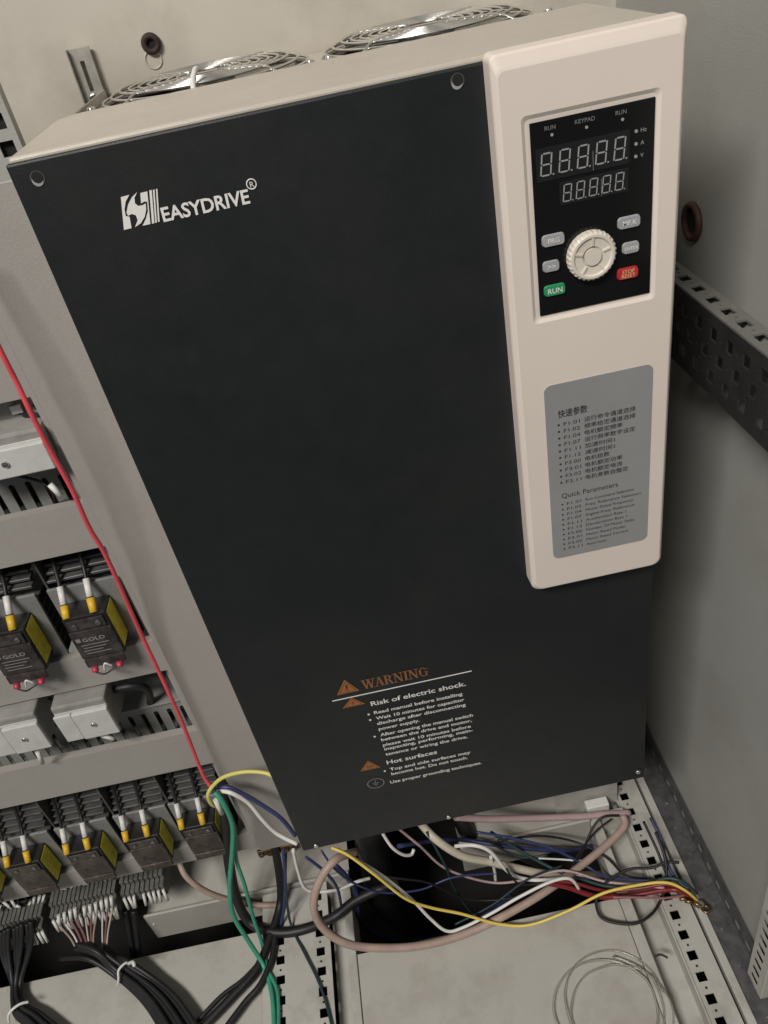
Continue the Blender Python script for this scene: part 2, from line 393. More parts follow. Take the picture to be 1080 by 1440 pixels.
# ------------------------------------------------------------------ solid-state relays on finned heat sinks
def relay(label, group, grimy):
    # reference relay centred at x=0, block bottom z=0
    t = thing('solid_state_relay', label, 'relay', (0, .6, 0), group)
    MB().box(-.0335, .0335, .6095, .613, -.012, .076, bev=.0006).build('heatsink_base', M_alu, t)
    for i in range(8):
        z = -.008 + i * .0105
        MB().box(-.0325, .0325, .6132, .655, z, z + .0028).build('fin', M_rib, t)
    MB().box(-.0335, -.0315, .6132, .654, -.010, .13).build('side_fin', M_rib, t)
    for i in range(8):
        z = .080 + i * .0068; y = .6145 + i * .0045
        MB().box(-.0325, .0325, y, y + .012, z, z + .0032, bev=.0005, seg=1).build('rib', M_rib, t)
    body = MB().box(-.0215, .0215, .584, .6092, .0, .057, bev=.0015).build('body', M_black, t)
    mc = M_grime if grimy else M_smoke
    MB().box(-.0208, .0208, .5815, .5838, .004, .040, bev=.0006).build('cover', mc, body)
    MB().box(-.020, .020, .580, .5839, -.008, .0035, bev=.0012).build('cover', mc, body)
    MB().box(-.018, .018, .5818, .5838, .0415, .054, bev=.0008).build('terminal_shroud', mc, body)
    for sx in (-1, 1): MB().cyl((sx * .0115, .5817, .0470), (0, -1, 0), .0030, .0012, 10, bev=.0004).build('terminal_screw', M_galv, body)
    MB().box(.0216, .0221, .5865, .6075, .006, .054).build('side_label', M_ylab, body)
    if not grimy:
        text('GOLD', -.011, .0265, .0062, M_seg, body, y=.5814, width=.022, name='lettering')
        for k in range(4): MB().box(-.015 + .001 * (k % 2), .013 - (k * 7 % 5) * .0022, .5811, .5814, .0215 - k * .0038, .0222 - k * .0038).build('print_line', M_pgrey, body)
        MB().box(-.0175, -.0130, .5811, .5814, .027, .0315).build('print_mark', M_pgrey, body)
        for sx in (-1, 1):
            MB().cyl((sx * .0125, .5795, -.006), (0, -.6, -.8), .0033, .006, 12, bev=.0008).build('red_terminal', M_reds, t)
        MB().tube([(-.0125, .576, -.011), (-.004, .573, -.013), (.004, .573, -.010), (.0125, .577, -.008)], .0009).build('jumper', M_blackc, t)
        MB().tube([(-.004, .577, -.012), (0, .576, -.002), (.005, .577, -.008)], .001).build('jumper', M_sleeve, t)
    for sx in (-1, 1):
        x = sx * .0135 - (.005 if grimy else .002); dz = .0015 * sx
        p0, p1, p2 = Vector((x, .5845, .0575 + dz * .4)), Vector((x - .0008, .5935, .0675 + dz)), Vector((x - .0018, .6065, .0815 + dz))
        w = MB().tube([p2 - (p2 - p1) * .1, Vector((x - .0024, .614, .090)), Vector((x - .003, .622, .104)), Vector((x - .004, .634, .13))], .0021).build('lead', M_blackc, t)
        MB().tube([p0, p1], .0037, m=12, r_end=.0041).build('boot', M_yel, w)
        MB().tube([p1 - (p1 - p0) * .06, p1 + (p2 - p1) * .06], .0035, m=12).build('band', M_ink, w)
        MB().tube([p1 + (p2 - p1) * .02, p2], .0033, m=12).build('sleeve', M_sleeve, w)
    return t
def relay_row(spots, group, grimy):
    first = relay(spots[0][2], group, grimy)
    for x, z, lb in spots[1:]: copy_thing(first, (x, 0, z), lb)
    first.location = first.location + Vector((spots[0][0], 0, spots[0][1]))
relay_row([(-.304, .5225, 'relay with yellow side label beside the red wire, upper relay row'), (-.384, .5225, 'relay at left picture edge in upper row, red terminals below')], 'upper row of solid-state relays', False)
relay_row([(-.3085, .158, 'rightmost grimy relay of the lower row, next to the wire knot'),
           (-.379, .158, 'second grimy relay from the right in lower row'),
           (-.4535, .158, 'third grimy relay from the right in lower row'),
           (-.528, .158, 'fourth grimy relay from the right in lower row'),
           (-.6025, .158, 'leftmost grimy relay of the lower row, mostly out of view')], 'lower row of solid-state relays', True)

# ------------------------------------------------------------------ pale fuse blocks
def fuse(x, z, s, label, w=.058, yf=.578, h=.040):
    t = thing('fuse_block', label, 'fuse block', (x, .6, z), 'fuse blocks')
    w = w * s
    MB().box(x - w / 2, x + w / 2, yf + .006, yf + .075, z + .004, z + h + .010 * s, bev=.0025).build('body', M_fuse2, t)
    c = MB().box(x - w / 2 + .0195 * s, x + w / 2, yf, yf + .0055, z, z + h, bev=.0012).build('front_cover', M_fuse, t)
    MB().box(x - w / 2, x - w / 2 + .0188 * s, yf + .0015, yf + .0055, z, z + h, bev=.0012).build('side_cover', M_fuse, t)
    MB().box(x - w / 2 + .001, x + w / 2 - .001, yf + .0058, yf + .016, z + h - .004, z + h + .002, bev=.001).build('ledge', M_fuse, t)
    for dx in (-.02, .02): MB().box(x + dx * s - .003, x + dx * s + .003, yf + .008, yf + .013, z + h + .0021, z + h + .0027).build('slot', M_ink, t)
    MB().cyl((x + .008 * s, yf - .0001, z + h * .52), (0, -1, 0), .0030, .0016, 14, bev=.0005).build('screw', M_steel, c)
    MB().box(x + .008 * s - .002, x + .008 * s + .002, yf - .0021, yf - .0017, z + h * .52 - .0005, z + h * .52 + .0005).build('screw_slot', M_ink, c)
    return t
fuse(-.357, .416, 1, 'pale grey fuse block right of its twin above the slotted duct')
fuse(-.432, .416, 1, 'pale grey fuse block at left picture edge, left of its twin')
fuse(-.306, .7405, 1, 'large pale fuse block at left edge in upper cut-out', w=.090, yf=.584, h=.0265)
wire('cable', [(-0.3227, 0.64, 0.3742), (-0.3039, 0.625, 0.4052), (-0.2975, 0.615, 0.4356), (-0.3117, 0.61, 0.4494), (-0.3379, 0.612, 0.4438), (-0.3608, 0.62, 0.4298), (-0.4088, 0.66, 0.3716)], .0042, M_blackc, 'black cable arching over the right pale fuse block', 'cable')
wire('cable', [(-0.4342, 0.66, 0.3734), (-0.4065, 0.625, 0.4388), (-0.4187, 0.612, 0.4583), (-0.4533, 0.612, 0.4518), (-0.5009, 0.63, 0.4306)], .0042, M_blackc, 'black cable arching over the left pale fuse block', 'cable')
wire('cable', [(-0.3299, 0.67, 0.7182), (-0.29, 0.63, 0.7625), (-0.2686, 0.615, 0.7798), (-0.2625, 0.615, 0.7713), (-0.2706, 0.63, 0.743), (-0.2869, 0.66, 0.7013)], .0055, M_blackc, 'black cable curling over the large upper fuse block', 'cable')
wire('wire', [(-0.309, 0.61, 0.7292), (-0.2911, 0.605, 0.721), (-0.284, 0.606, 0.7084), (-0.2984, 0.63, 0.675)], .0014, M_blackc, 'thin black wire below the large upper fuse block')
wire('wire_sleeve', [(-0.2806, 0.602, 0.7172), (-0.2753, 0.6, 0.7047)], .0028, M_sleeve, 'white marker sleeve hanging below the large upper fuse block', 'sleeve')
wire('wire_sleeve', [(-0.3539, 0.588, 0.4067), (-0.3429, 0.586, 0.3993)], .0024, M_sleeve, 'white marker sleeve under the right fuse block', 'sleeve')
wire('wire_sleeve', [(-0.4275, 0.588, 0.4042), (-0.4319, 0.59, 0.3809)], .0026, M_sleeve, 'white marker sleeve under the left fuse block', 'sleeve')
t = thing('relay_socket', 'dark socket with white tag at left edge above large fuse block', 'socket', (-0.284, .65, 0.7636))
MB().box(-.40, -0.284, .622, .68, 0.7636, 0.7956, bev=.003).build('body', M_fuse2, t)
MB().box(-0.2893, -0.2801, .6195, .6215, 0.7802, 0.7872).build('tag', M_sleeve, t)
t = thing('terminal_bar', 'dirty copper terminal bar behind lower end of the upright panel', 'terminal bar', (-.23, .61, .1))
MB().box(-.262, -.205, .600, .604, .096, .108, bev=.0008).build('bar', M_copper, t)
for i in range(5): MB().cyl((-.257 + i * .0115, .600, .102), (0, -1, 0), .0035, .004, 6, bev=.0006).build('bolt', M_copper if i % 2 else M_galv, t)

# ================================================================== THE FREQUENCY DRIVE
D = thing('frequency_drive', 'tall charcoal-fronted frequency drive with cream keypad panel', 'drive', (.027, .68, .23))
body = MB().box(-.1722, .2262, .5165, .664, .234, .982, bev=.0018).build('body', M_drive, D)
MB().box(-.170, .2240, .6645, .8455, .30, .970, bev=.001).build('heatsink_housing', M_drive, D)
MB().box(-.1722, -.1702, .6645, .845, .9, .9775).build('side_bracket', M_zinc, D)
MB().box(-.172, -.1685, .515, .66, .2335, .2338).build('bottom_flange', M_drive, D)
cover = MB().box(-.1732, .2272, .511, .5158, .2305, .9795, bev=.0014).build('front_cover', M_char, D)
MB().box(-.1732, -.1726, .516, .523, .232, .978).build('cover_fold', M_char, cover)
MB().box(.2266, .2272, .516, .60, .232, .978).build('cover_fold', M_char, cover)
for (x, z) in ((-.158, .970), (.0959, .9732)):
    MB().cyl((x, .5109, z - .0006), (0, -1, 0), .0042, .0002, 20).build('hole_rim', M_rim, cover)
    MB().cyl((x - .0004, .5107, z - .0018), (0, -1, 0), .0033, .0002, 20).build('light_crescent', M_seg, cover)  # offset grey disc paints the light crescent under the hole
    MB().cyl((x + .0001, .5105, z), (0, -1, 0), .0033, .0002, 20).build('screw_hole', M_shade, cover)
for (x, z) in ((-.1571, .2365), (-.002, .2365), (.2196, .2440)):
    MB().cyl((x, .5109, z), (0, -1, 0), .0034, .0016, 16, r2=.0022).build('screw', M_steel, cover)

# ---- fans on top
def fan(cx_, label):
    f = MB().torus((cx_, .752, .9722), (0, 0, 1), .088, .0022, 56, 8).build('cooling_fan', M_dsteel, D); f['label'] = label
    MB().cyl((cx_, .752, .9702), (0, 0, 1), .086, .0015, 48).build('fan_well', M_black, f)
    g = MB()
    for i, r in enumerate((.087, .079, .071, .063, .055, .047, .039, .031, .023)):
        g.torus((cx_, .752, .9765 + .0060 * min(1, i / 2.0)), (0, 0, 1), r, .00115, 56, 6)
    for a in range(4):
        k = R(45 + 90 * a); dx, dy = math.cos(k), math.sin(k)
        g.tube([(cx_ + dx * .092, .752 + dy * .092, .975), (cx_ + dx * .082, .752 + dy * .082, .979), (cx_ + dx * .068, .752 + dy * .068, .9830), (cx_ + dx * .018, .752 + dy * .018, .9830)], .0013, m=6, sub=3)
    g.build('wire_guard', M_steel, f)
    for a in range(7):
        k = R(a * 360 / 7); c_, s_ = math.cos(k), math.sin(k)
        pts = []
        for (rr, tt) in ((.02, -.12), (.076, -.18), (.078, .22), (.02, .35)):
            q = k + tt; pts.append((cx_ + rr * math.cos(q), .752 + rr * math.sin(q), .9722 + (.002 if tt > 0 else 0)))
        MB().prism(pts, (0, 0, .0008)).build('blade', M_dsteel, f)
    MB().cyl((cx_, .752, .972), (0, 0, 1), .024, .006, 28, bev=.001).build('hub', M_dsteel, f)
    for dx in (-.0865, .0865):
        MB().cyl((cx_ + dx, .694, .970), (0, 0, 1), .0045, .011, 14, r2=.0032, bev=.001).build('screw', M_steel, f)
    return f
f1 = fan(-.0685, 'fan with wire guard at the left of the drive top')
MB().tube([(-.072, .668, .9775), (-.0715, .676, .985), (-.069, .69, .9905), (-.068, .70, .990)], .0022, sub=4).build('cable_tie', M_wwhite, f1)
f2 = fan(.1195, 'fan with wire guard at the right of the drive top')
# mounting ear
e = MB().perf([-.1905, -.1715], [.955, 1.013], [(-.1835, -.1795, .978, 1.003)], lambda u, v: (u, .8435, v), (0, .003, 0)).build('mounting_ear', M_zinc, D)
MB().box(-.1918, -.1908, .838, .848, .955, 1.0135).build('ear_flange', M_zinc, e)
MB().cyl((-.181, .842, .9725), (0, -1, 0), .0045, .005, 12, bev=.001).build('bolt', M_steel, e)

# ---- keypad panel
def rrect(x0, x1, z0, z1, rt, rb, y, n=5):
    pts = []
    for (cx_, cz_, r, a0) in ((x1 - rt, z1 - rt, rt, 0), (x0 + rt, z1 - rt, rt, 90), (x0 + rb, z0 + rb, rb, 180), (x1 - rb, z0 + rb, rb, 270)):
        for i in range(n + 1):
            k = R(a0 + 90 * i / n); pts.append((cx_ + r * math.cos(k), y, cz_ + r * math.sin(k)))
    return pts
X0, X1, Z0, Z1 = .1118, .2282, .5695, .984
pm = MB(); bm = pm.bm
L = []
for (y, ins, insT) in ((.5108, 0, 0), (.4978, .0004, .0004), (.4962, .0010, .0016), (.4938, .0030, .0075), (.4933, .0040, .0090)):
    L.append([bm.verts.new(p) for p in rrect(X0 + ins, X1 - ins, Z0 + ins, Z1 - insT, .004, .0075, y)])
for a, b_ in zip(L, L[1:]):
    n = len(a)
    for i in range(n): bm.faces.new((a[i], a[(i + 1) % n], b_[(i + 1) % n], b_[i])).smooth = False
bm.faces.new(L[0][::-1])
rx0, rx1, rz0, rz1 = .1275, .2125, .8185, .9495
rec = [(rx0, rx1, rz0, rz1, .4933), (rx0 + .0022, rx1 - .0022, rz0 + .0025, rz1 - .0025, .4947), (.1325, .2092, .8232, .9448, .4949)]
RL = [[bm.verts.new(p) for p in rrect(a, b_, c, d, .003, .003, y, 3)] for (a, b_, c, d, y) in rec]
for a, b_ in zip(RL, RL[1:]):
    n = len(a)
    for i in range(n): bm.faces.new((a[i], a[(i + 1) % n], b_[(i + 1) % n], b_[i]))
bm.faces.new(RL[-1])
bm.verts.ensure_lookup_table()
es = []
for lp in (L[-1], RL[0]):
    n = len(lp)
    for i in range(n): es.append(bm.edges.get((lp[i], lp[(i + 1) % n])))
bmesh.ops.triangle_fill(bm, edges=es, use_beauty=True, normal=(0, -1, 0))
panel = pm.build('keypad_panel', M_cream, D)
# ---- display film and its parts
kp = MB().box(.1326, .2091, .4939, .4948, .8233, .9447, bev=.0004).build('keypad_face', M_disp, D)
YK = .4938
MB().box(.1352, .1935, YK - .0003, YK, .9105, .9300).build('display_window', M_win, kp)
MB().box(.1490, .1930, YK - .0003, YK, .8940, .9082).build('display_window', M_win, kp)
def digit(x, z, w, h, name='digit'):
    b = MB(); t_ = w * .13; sl = .10; g_ = w * .05
    def q(pts): b.poly([(x + px + pz * sl, YK - .0005, z + pz) for px, pz in pts])
    hm = h / 2
    for zc in (t_ / 2, hm, h - t_ / 2):
        q([(t_ + g_, zc - t_ / 2), (w - t_ - g_, zc - t_ / 2), (w - t_ - g_, zc + t_ / 2), (t_ + g_, zc + t_ / 2)])
    for xc in (0, w - t_):
        q([(xc, t_ * .6), (xc + t_, t_ * .6), (xc + t_, hm - g_), (xc, hm - g_)])
        q([(xc, hm + g_), (xc + t_, hm + g_), (xc + t_, h - t_ * .6), (xc, h - t_ * .6)])
    q([(w + t_ * .9, 0), (w + t_ * 2, 0), (w + t_ * 2, t_), (w + t_ * .9, t_)])
    b.build(name, M_seg, kp)
for i in range(5): digit(.1373 + i * .01145, .9135, .0070, .0135)
for i in range(5): digit(.1508 + i * .0083, .8957, .0054, .0107)
MB().box(.17050, .17075, YK - .0006, YK - .0003, .911, .922).build('divider_line', M_pgrey, kp)
MB().box(.17560, .17580, YK - .0006, YK - .0003, .8945, .905).build('divider_line', M_pgrey, kp)
for s_, x in (('RUN', .1448), ('KEYPAD', .1660), ('RUN', .1880)):
    text(s_, x, .9392, .0034, M_pgrey, kp, y=YK, align='CENTER', name='led_caption')
    MB().cyl((x + .001, YK, .9362), (0, -1, 0), .0009, .0004, 12).build('indicator', M_seg, kp)
for k, s_ in enumerate(('Hz', 'A', 'V')):
    z = .9270 - k * .0072
    MB().cyl((.1975, YK, z + .001), (0, -1, 0), .0010, .0004, 12).build('indicator', M_seg, kp)
    text(s_, .2003, z, .0034, M_seg, kp, y=YK, name='led_caption')
def button(x, z, w, h, m, s_, sz, tm, two=None):
    b = MB(); pts = rrect(x - w / 2, x + w / 2, z - h / 2, z + h / 2, h * .3, h * .3, YK + .0002, 4)
    top = rrect(x - w / 2 + .0005, x + w / 2 - .0005, z - h / 2 + .0005, z + h / 2 - .0005, h * .25, h * .25, YK - .0016, 4)
    A_ = [b.bm.verts.new(p) for p in pts]; B_ = [b.bm.verts.new(p) for p in top]; n = len(A_)
    for i in range(n): b.bm.faces.new((A_[i], A_[(i + 1) % n], B_[(i + 1) % n], B_[i]))
    b.bm.faces.new(B_)
    o = b.build('button', m, kp); o['label'] = s_.lower() + ' button'
    if two:
        text(s_, x, z + .0004, sz, tm, o, y=YK - .0016, align='CENTER', name='lettering'); text(two, x, z - .0026, sz, tm, o, y=YK - .0016, align='CENTER', name='lettering')
    else: text(s_, x, z - sz * .36, sz, tm, o, y=YK - .0016, align='CENTER', name='lettering', bold=.01)
button(.1437, .8737, .0150, .0078, M_btn, 'PRG', .0044, M_print)
button(.1415, .8568, .0112, .0074, M_btn, '>>', .0050, M_print)
button(.1432, .8402, .0146, .0076, M_green, 'RUN', .0050, M_print)
button(.1936, .8746, .0150, .0078, M_btn, 'MF.K', .0044, M_print)
button(.1950, .8577, .0114, .0076, M_btn, 'ENTER', .0031, M_print)
button(.1932, .8408, .0146, .0078, M_redb, 'STOP', .0036, M_gold, 'RESET')
# jog wheel
b = MB(); n = 120; KX, KZ = .1678, .8590
loops = []
for (y, r, amp) in ((YK + .0001, .0158, .0), (YK - .0015, .0160, .0003), (YK - .0052, .0157, .0003), (YK - .0068, .0143, .0), (YK - .0068, .0128, 0), (YK - .0056, .0118, 0), (YK - .0052, .0066, 0), (YK - .0042, .0062, 0)):
    loops.append([b.bm.verts.new((KX + (r + (amp if (i // 2) % 2 else -amp)) * math.cos(2 * math.pi * i / n), y, KZ + (r + (amp if (i // 2) % 2 else -amp)) * math.sin(2 * math.pi * i / n))) for i in range(n)])
for a, c in zip(loops, loops[1:]):
    for i in range(n): b.bm.faces.new((a[i], a[(i + 1) % n], c[(i + 1) % n], c[i]))
b.bm.faces.new(loops[-1])
knob = b.build('jog_wheel', M_knob, kp)
MB().cyl((KX, YK - .0043, KZ), (0, -1, 0), .0056, .0022, 40, bev=.0006).build('centre_cap', M_knob, knob)
for a in range(5):
    k = R(90 + 72 * a); c_, s_ = math.cos(k), math.sin(k)
    px, pz = -s_ * .0005, c_ * .0005
    MB().prism([(KX + c_ * .0072 + px, YK - .0052, KZ + s_ * .0072 + pz), (KX + c_ * .0122 + px * 1.6, YK - .0056, KZ + s_ * .0122 + pz * 1.6), (KX + c_ * .0122 - px * 1.6, YK - .0056, KZ + s_ * .0122 - pz * 1.6), (KX + c_ * .0072 - px, YK - .0052, KZ + s_ * .0072 - pz)], (0, -.0009, 0)).build('spoke', M_knob, knob)

# ---- parameter label
lab = MB(); pts = rrect(.1318, .2128, .6045, .7695, .0055, .0055, .4932)
lab.prism(pts, (0, -.0005, 0)); lab = lab.build('parameter_label', M_label, D)
YL = .4926
def lt(s_, x, z, size, width=None, bold=0): text(s_, x, z, size, M_ink, lab, y=YL, width=width, bold=bold, name='text_line', depth=.0001)
lt('快速参数', .1412, .7415, .0072, .0225, .012)
cn = [('F1.01', '运行命令通道选择', .0395), ('F1.02', '频率给定通道选择', .0395), ('F1.04', '电机额定频率', .0296), ('F1.07', '运行频率数字设定', .0395), ('F1.11', '加速时间1', .0235), ('F1.12', '减速时间1', .0235), ('F3.00', '电机极数', .0195), ('F3.01', '电机额定功率', .0296), ('F3.02', '电机额定电流', .0296), ('F3.11', '电机参数自整定', .0345)]
en = [('F1.01', 'Run Command Selection', .0400), ('F1.02', 'Freq. Reference Selection', .0455), ('F1.04', 'Motor Rated Frequency', .0395), ('F1.07', 'Digital Freq. Reference', .0405), ('F1.11', 'Acceleration Rate 1', .0335), ('F1.12', 'Deceleration Rate 1', .0345), ('F3.00', 'Number Of Motor Poles', .0410), ('F3.01', 'Motor Rated Power', .0340), ('F3.02', 'Motor Rated Current', .0360), ('F3.11', 'Auto-tune', .0170)]
for i, (a, s_, w) in enumerate(cn):
    z = .7335 - i * .00590
    MB().cyl((.1415, YL + .0001, z + .0015), (0, -1, 0), .0009, .0002, 10).build('bullet', M_ink, lab)
    lt(a, .1452, z, .0044, .0125); lt(s_, .1610, z, .0046, w, .006)
lt('Quick Parameters', .1412, .6665, .0066, .0460)
for i, (a, s_, w) in enumerate(en):
    z = .6590 - i * .0052
    MB().cyl((.1415, YL + .0001, z + .0013), (0, -1, 0), .0008, .0002, 10).build('bullet', M_ink, lab)
    lt(a, .1452, z, .0038, .0118); lt(s_, .1605, z, .0039, w)

# ---- logo on the front cover
YF = .5105
logo_polys = {'emblem': [[(-0.1151, 0.5107, 0.9497),(-0.1098, 0.5107, 0.9499),(-0.1132, 0.5107, 0.9467),(-0.1155, 0.5107, 0.9425),(-0.1162, 0.5107, 0.9386),(-0.1141, 0.5107, 0.9378),(-0.1153, 0.5107, 0.9311),(-0.1202, 0.5107, 0.931)],
 [(-0.1047, 0.5107, 0.9505),(-0.1087, 0.5107, 0.9484),(-0.1125, 0.5107, 0.9447),(-0.115, 0.5107, 0.9405),(-0.1148, 0.5107, 0.9385),(-0.1122, 0.5107, 0.9391),(-0.1101, 0.5107, 0.9378),(-0.1101, 0.5107, 0.9349),(-0.1131, 0.5107, 0.9312),(-0.1088, 0.5107, 0.9328),(-0.1052, 0.5107, 0.936),(-0.1029, 0.5107, 0.9399),(-0.102, 0.5107, 0.9433),(-0.1042, 0.5107, 0.9426),(-0.1069, 0.5107, 0.9428),(-0.1082, 0.5107, 0.9447),(-0.1073, 0.5107, 0.9478)],
 [(-0.1031, 0.5107, 0.9496),(-0.0987, 0.5107, 0.9497),(-0.1034, 0.5107, 0.9311),(-0.1084, 0.5107, 0.9311),(-0.105, 0.5107, 0.9346),(-0.1022, 0.5107, 0.9388),(-0.1008, 0.5107, 0.944),(-0.1023, 0.5107, 0.9445),(-0.1047, 0.5107, 0.9438)],
 [(-0.0974, 0.5107, 0.95),(-0.0959, 0.5107, 0.9499),(-0.1009, 0.5107, 0.9311),(-0.1024, 0.5107, 0.9311)],[(-0.0952, 0.5107, 0.9499),(-0.0942, 0.5107, 0.9499),(-0.0993, 0.5107, 0.9311),(-0.1003, 0.5107, 0.9312)],[(-0.0933, 0.5107, 0.9499),(-0.0924, 0.5107, 0.9499),(-0.0975, 0.5107, 0.9313),(-0.0985, 0.5107, 0.9314)]]}
b = MB()
for pl in logo_polys['emblem']: b.prism([(p[0], YF, p[2]) for p in pl], (0, .0003, 0))
b.build('emblem', M_print, cover)
text('EASYDRIVE', -.0951, .9308, .0117, M_print, cover, y=YF + .0002, width=.0553, bold=.022, shear=.06, name='brand_lettering')
b = MB().torus((-.0366, YF + .0002, .9412), (0, 1, 0), .0029, .0004, 32, 6).build('registered_mark', M_print, cover)
text('R', -.0366, .9394, .0048, M_print, b, y=YF + .0002, align='CENTER', name='lettering')

# ---- warning print
b = MB().box(-.0878, .0502, YF, YF + .0004, .4688, .4697).build('rule_line', M_print, cover)
def serif_word(word, x, z, w, h, m, parent):
    th, tn, sf = .165, .07, .28     # thick stroke, thin stroke, serif (in units of letter height)
    G = {'W': (1.25, [((.06, 1), (.36, 0), th), ((.36, 0), (.62, .95), tn), ((.62, .95), (.90, 0), th), ((.90, 0), (1.18, 1), tn)], [(.08, 1), (.62, 1), (1.18, 1)]),
         'A': (1.0, [((.14, 0), (.50, 1), tn), ((.50, 1), (.84, 0), th), ((.28, .33), (.72, .33), tn)], [(.14, 0), (.84, 0)]),
         'R': (1.0, [((.22, 0), (.22, 1), th), ((.22, .96), (.60, .96), tn), ((.66, .92), (.66, .58), th), ((.22, .52), (.60, .52), tn), ((.50, .52), (.84, 0), th)], [(.22, 0), (.22, 1), (.86, 0)]),
         'N': (1.05, [((.18, 0), (.18, 1), tn), ((.18, 1), (.86, 0), th), ((.86, 0), (.86, 1), tn)], [(.18, 0), (.16, 1), (.86, 1)]),
         'I': (.55, [((.27, 0), (.27, 1), th)], [(.27, 0), (.27, 1)]),
         'G': (1.05, [((.20, .25), (.20, .75), th), ((.24, .80), (.48, .97), tn * 1.4), ((.48, .97), (.82, .82), tn), ((.24, .20), (.48, .03), tn * 1.4), ((.48, .03), (.84, .14), tn), ((.84, .05), (.84, .45), th * .8)], [(.84, .45), (.86, .8)])}
    tot = sum(G[c][0] for c in word); k = w / tot; b = MB(); cx_ = x; lay = 0
    for c in word:
        adv, st, sr = G[c]
        for (p, q, t_) in st:
            a_ = Vector((cx_ + p[0] * k, 0, z + p[1] * h)); e_ = Vector((cx_ + q[0] * k, 0, z + q[1] * h))
            d = (e_ - a_).normalized(); nn = Vector((-d.z, 0, d.x)) * t_ * h * .5; lay = (lay + 1) % 9
            yy = Vector((0, YF - lay * .00002, 0))
            b.poly([a_ + nn + yy, a_ - nn + yy, e_ - nn + yy, e_ + nn + yy])
        for (sx, sz) in sr:
            lay = (lay + 1) % 9; yy = YF - lay * .00002
            z0 = z + sz * h - (.06 * h if sz > .5 else 0)
            b.poly([(cx_ + sx * k - sf * h * .62, yy, z0), (cx_ + sx * k + sf * h * .62, yy, z0), (cx_ + sx * k + sf * h * .62, yy, z0 + .06 * h), (cx_ + sx * k - sf * h * .62, yy, z0 + .06 * h)])
        cx_ += adv * k
    return b.build('warning_lettering', m, parent)
serif_word('WARNING', -.0550, .4765, .0640, .0128, M_orange2, cover)
def tri(cx_, z0, w, h, sym):
    o = MB().prism([(cx_ - w / 2, YF, z0), (cx_ + w / 2, YF, z0), (cx_, YF, z0 + h)], (0, .0003, 0)).build('warning_triangle', M_orange, cover)
    b = MB(); y = YF - .0001
    i1, i2 = .80, .72
    g = (cx_, z0 + h / 3)
    def sc(k): return [(g[0] + (px - g[0]) * k, y, g[1] + (pz - g[1]) * k) for px, pz in ((cx_ - w / 2, z0), (cx_ + w / 2, z0), (cx_, z0 + h))]
    A_, B_ = sc(i1), sc(i2)
    for i in range(3): b.poly([A_[i], A_[(i + 1) % 3], B_[(i + 1) % 3], B_[i]])
    s_ = w * .05
    if sym == '!': b.poly([(cx_ - s_ * .6, y, z0 + h * .28), (cx_ + s_ * .6, y, z0 + h * .28), (cx_ + s_, y, z0 + h * .6), (cx_ - s_, y, z0 + h * .6)]); b.poly([(cx_ - s_ * .6, y, z0 + h * .16), (cx_ + s_ * .6, y, z0 + h * .16), (cx_ + s_ * .6, y, z0 + h * .23), (cx_ - s_ * .6, y, z0 + h * .23)])
    elif sym == 'z': b.poly([(cx_ + s_, y, z0 + h * .62), (cx_ - s_ * 1.6, y, z0 + h * .36), (cx_ + s_ * .2, y, z0 + h * .40)]); b.poly([(cx_ - s_, y, z0 + h * .14), (cx_ + s_ * 1.6, y, z0 + h * .40), (cx_ - s_ * .2, y, z0 + h * .37)])
    else:
        for k in (-1, 0, 1): b.poly([(cx_ + k * s_ * 2.2 - s_ * .5, y, z0 + h * .2), (cx_ + k * s_ * 2.2 + s_ * .5, y, z0 + h * .2), (cx_ + k * s_ * 2.2 + s_ * .9, y, z0 + h * .45), (cx_ + k * s_ * 2.2 - s_ * .1, y, z0 + h * .45)])
    b.build('symbol', M_ink, o)
tri(-.0705, .4762, .0220, .0190, '!')
tri(-.0690, .4560, .0220, .0125, 'z')
tri(-.0715, .3530, .0215, .0150, 'h')
b = MB()
for a_, r_ in ((.0, .0090),):
    n = 32
    for i in range(n):
        k0, k1 = 2 * math.pi * i / n, 2 * math.pi * (i + 1) / n
        b.poly([(-.0705 + r_ * rr * 1.05 * math.cos(q), YF, .3275 + r_ * rr * .95 * math.sin(q)) for rr, q in ((.88, k0), (1, k0), (1, k1), (.88, k1))])
for (w_, zz) in ((.0075, .3275), (.005, .3255), (.0025, .3235)): b.poly([(-.0705 - w_ / 2, YF, zz), (-.0705 + w_ / 2, YF, zz), (-.0705 + w_ / 2, YF, zz + .0008), (-.0705 - w_ / 2, YF, zz + .0008)])
b.poly([(-.0709, YF, .3283), (-.0701, YF, .3283), (-.0701, YF, .333), (-.0709, YF, .333)])
b.build('earth_symbol', M_pgrey, cover)
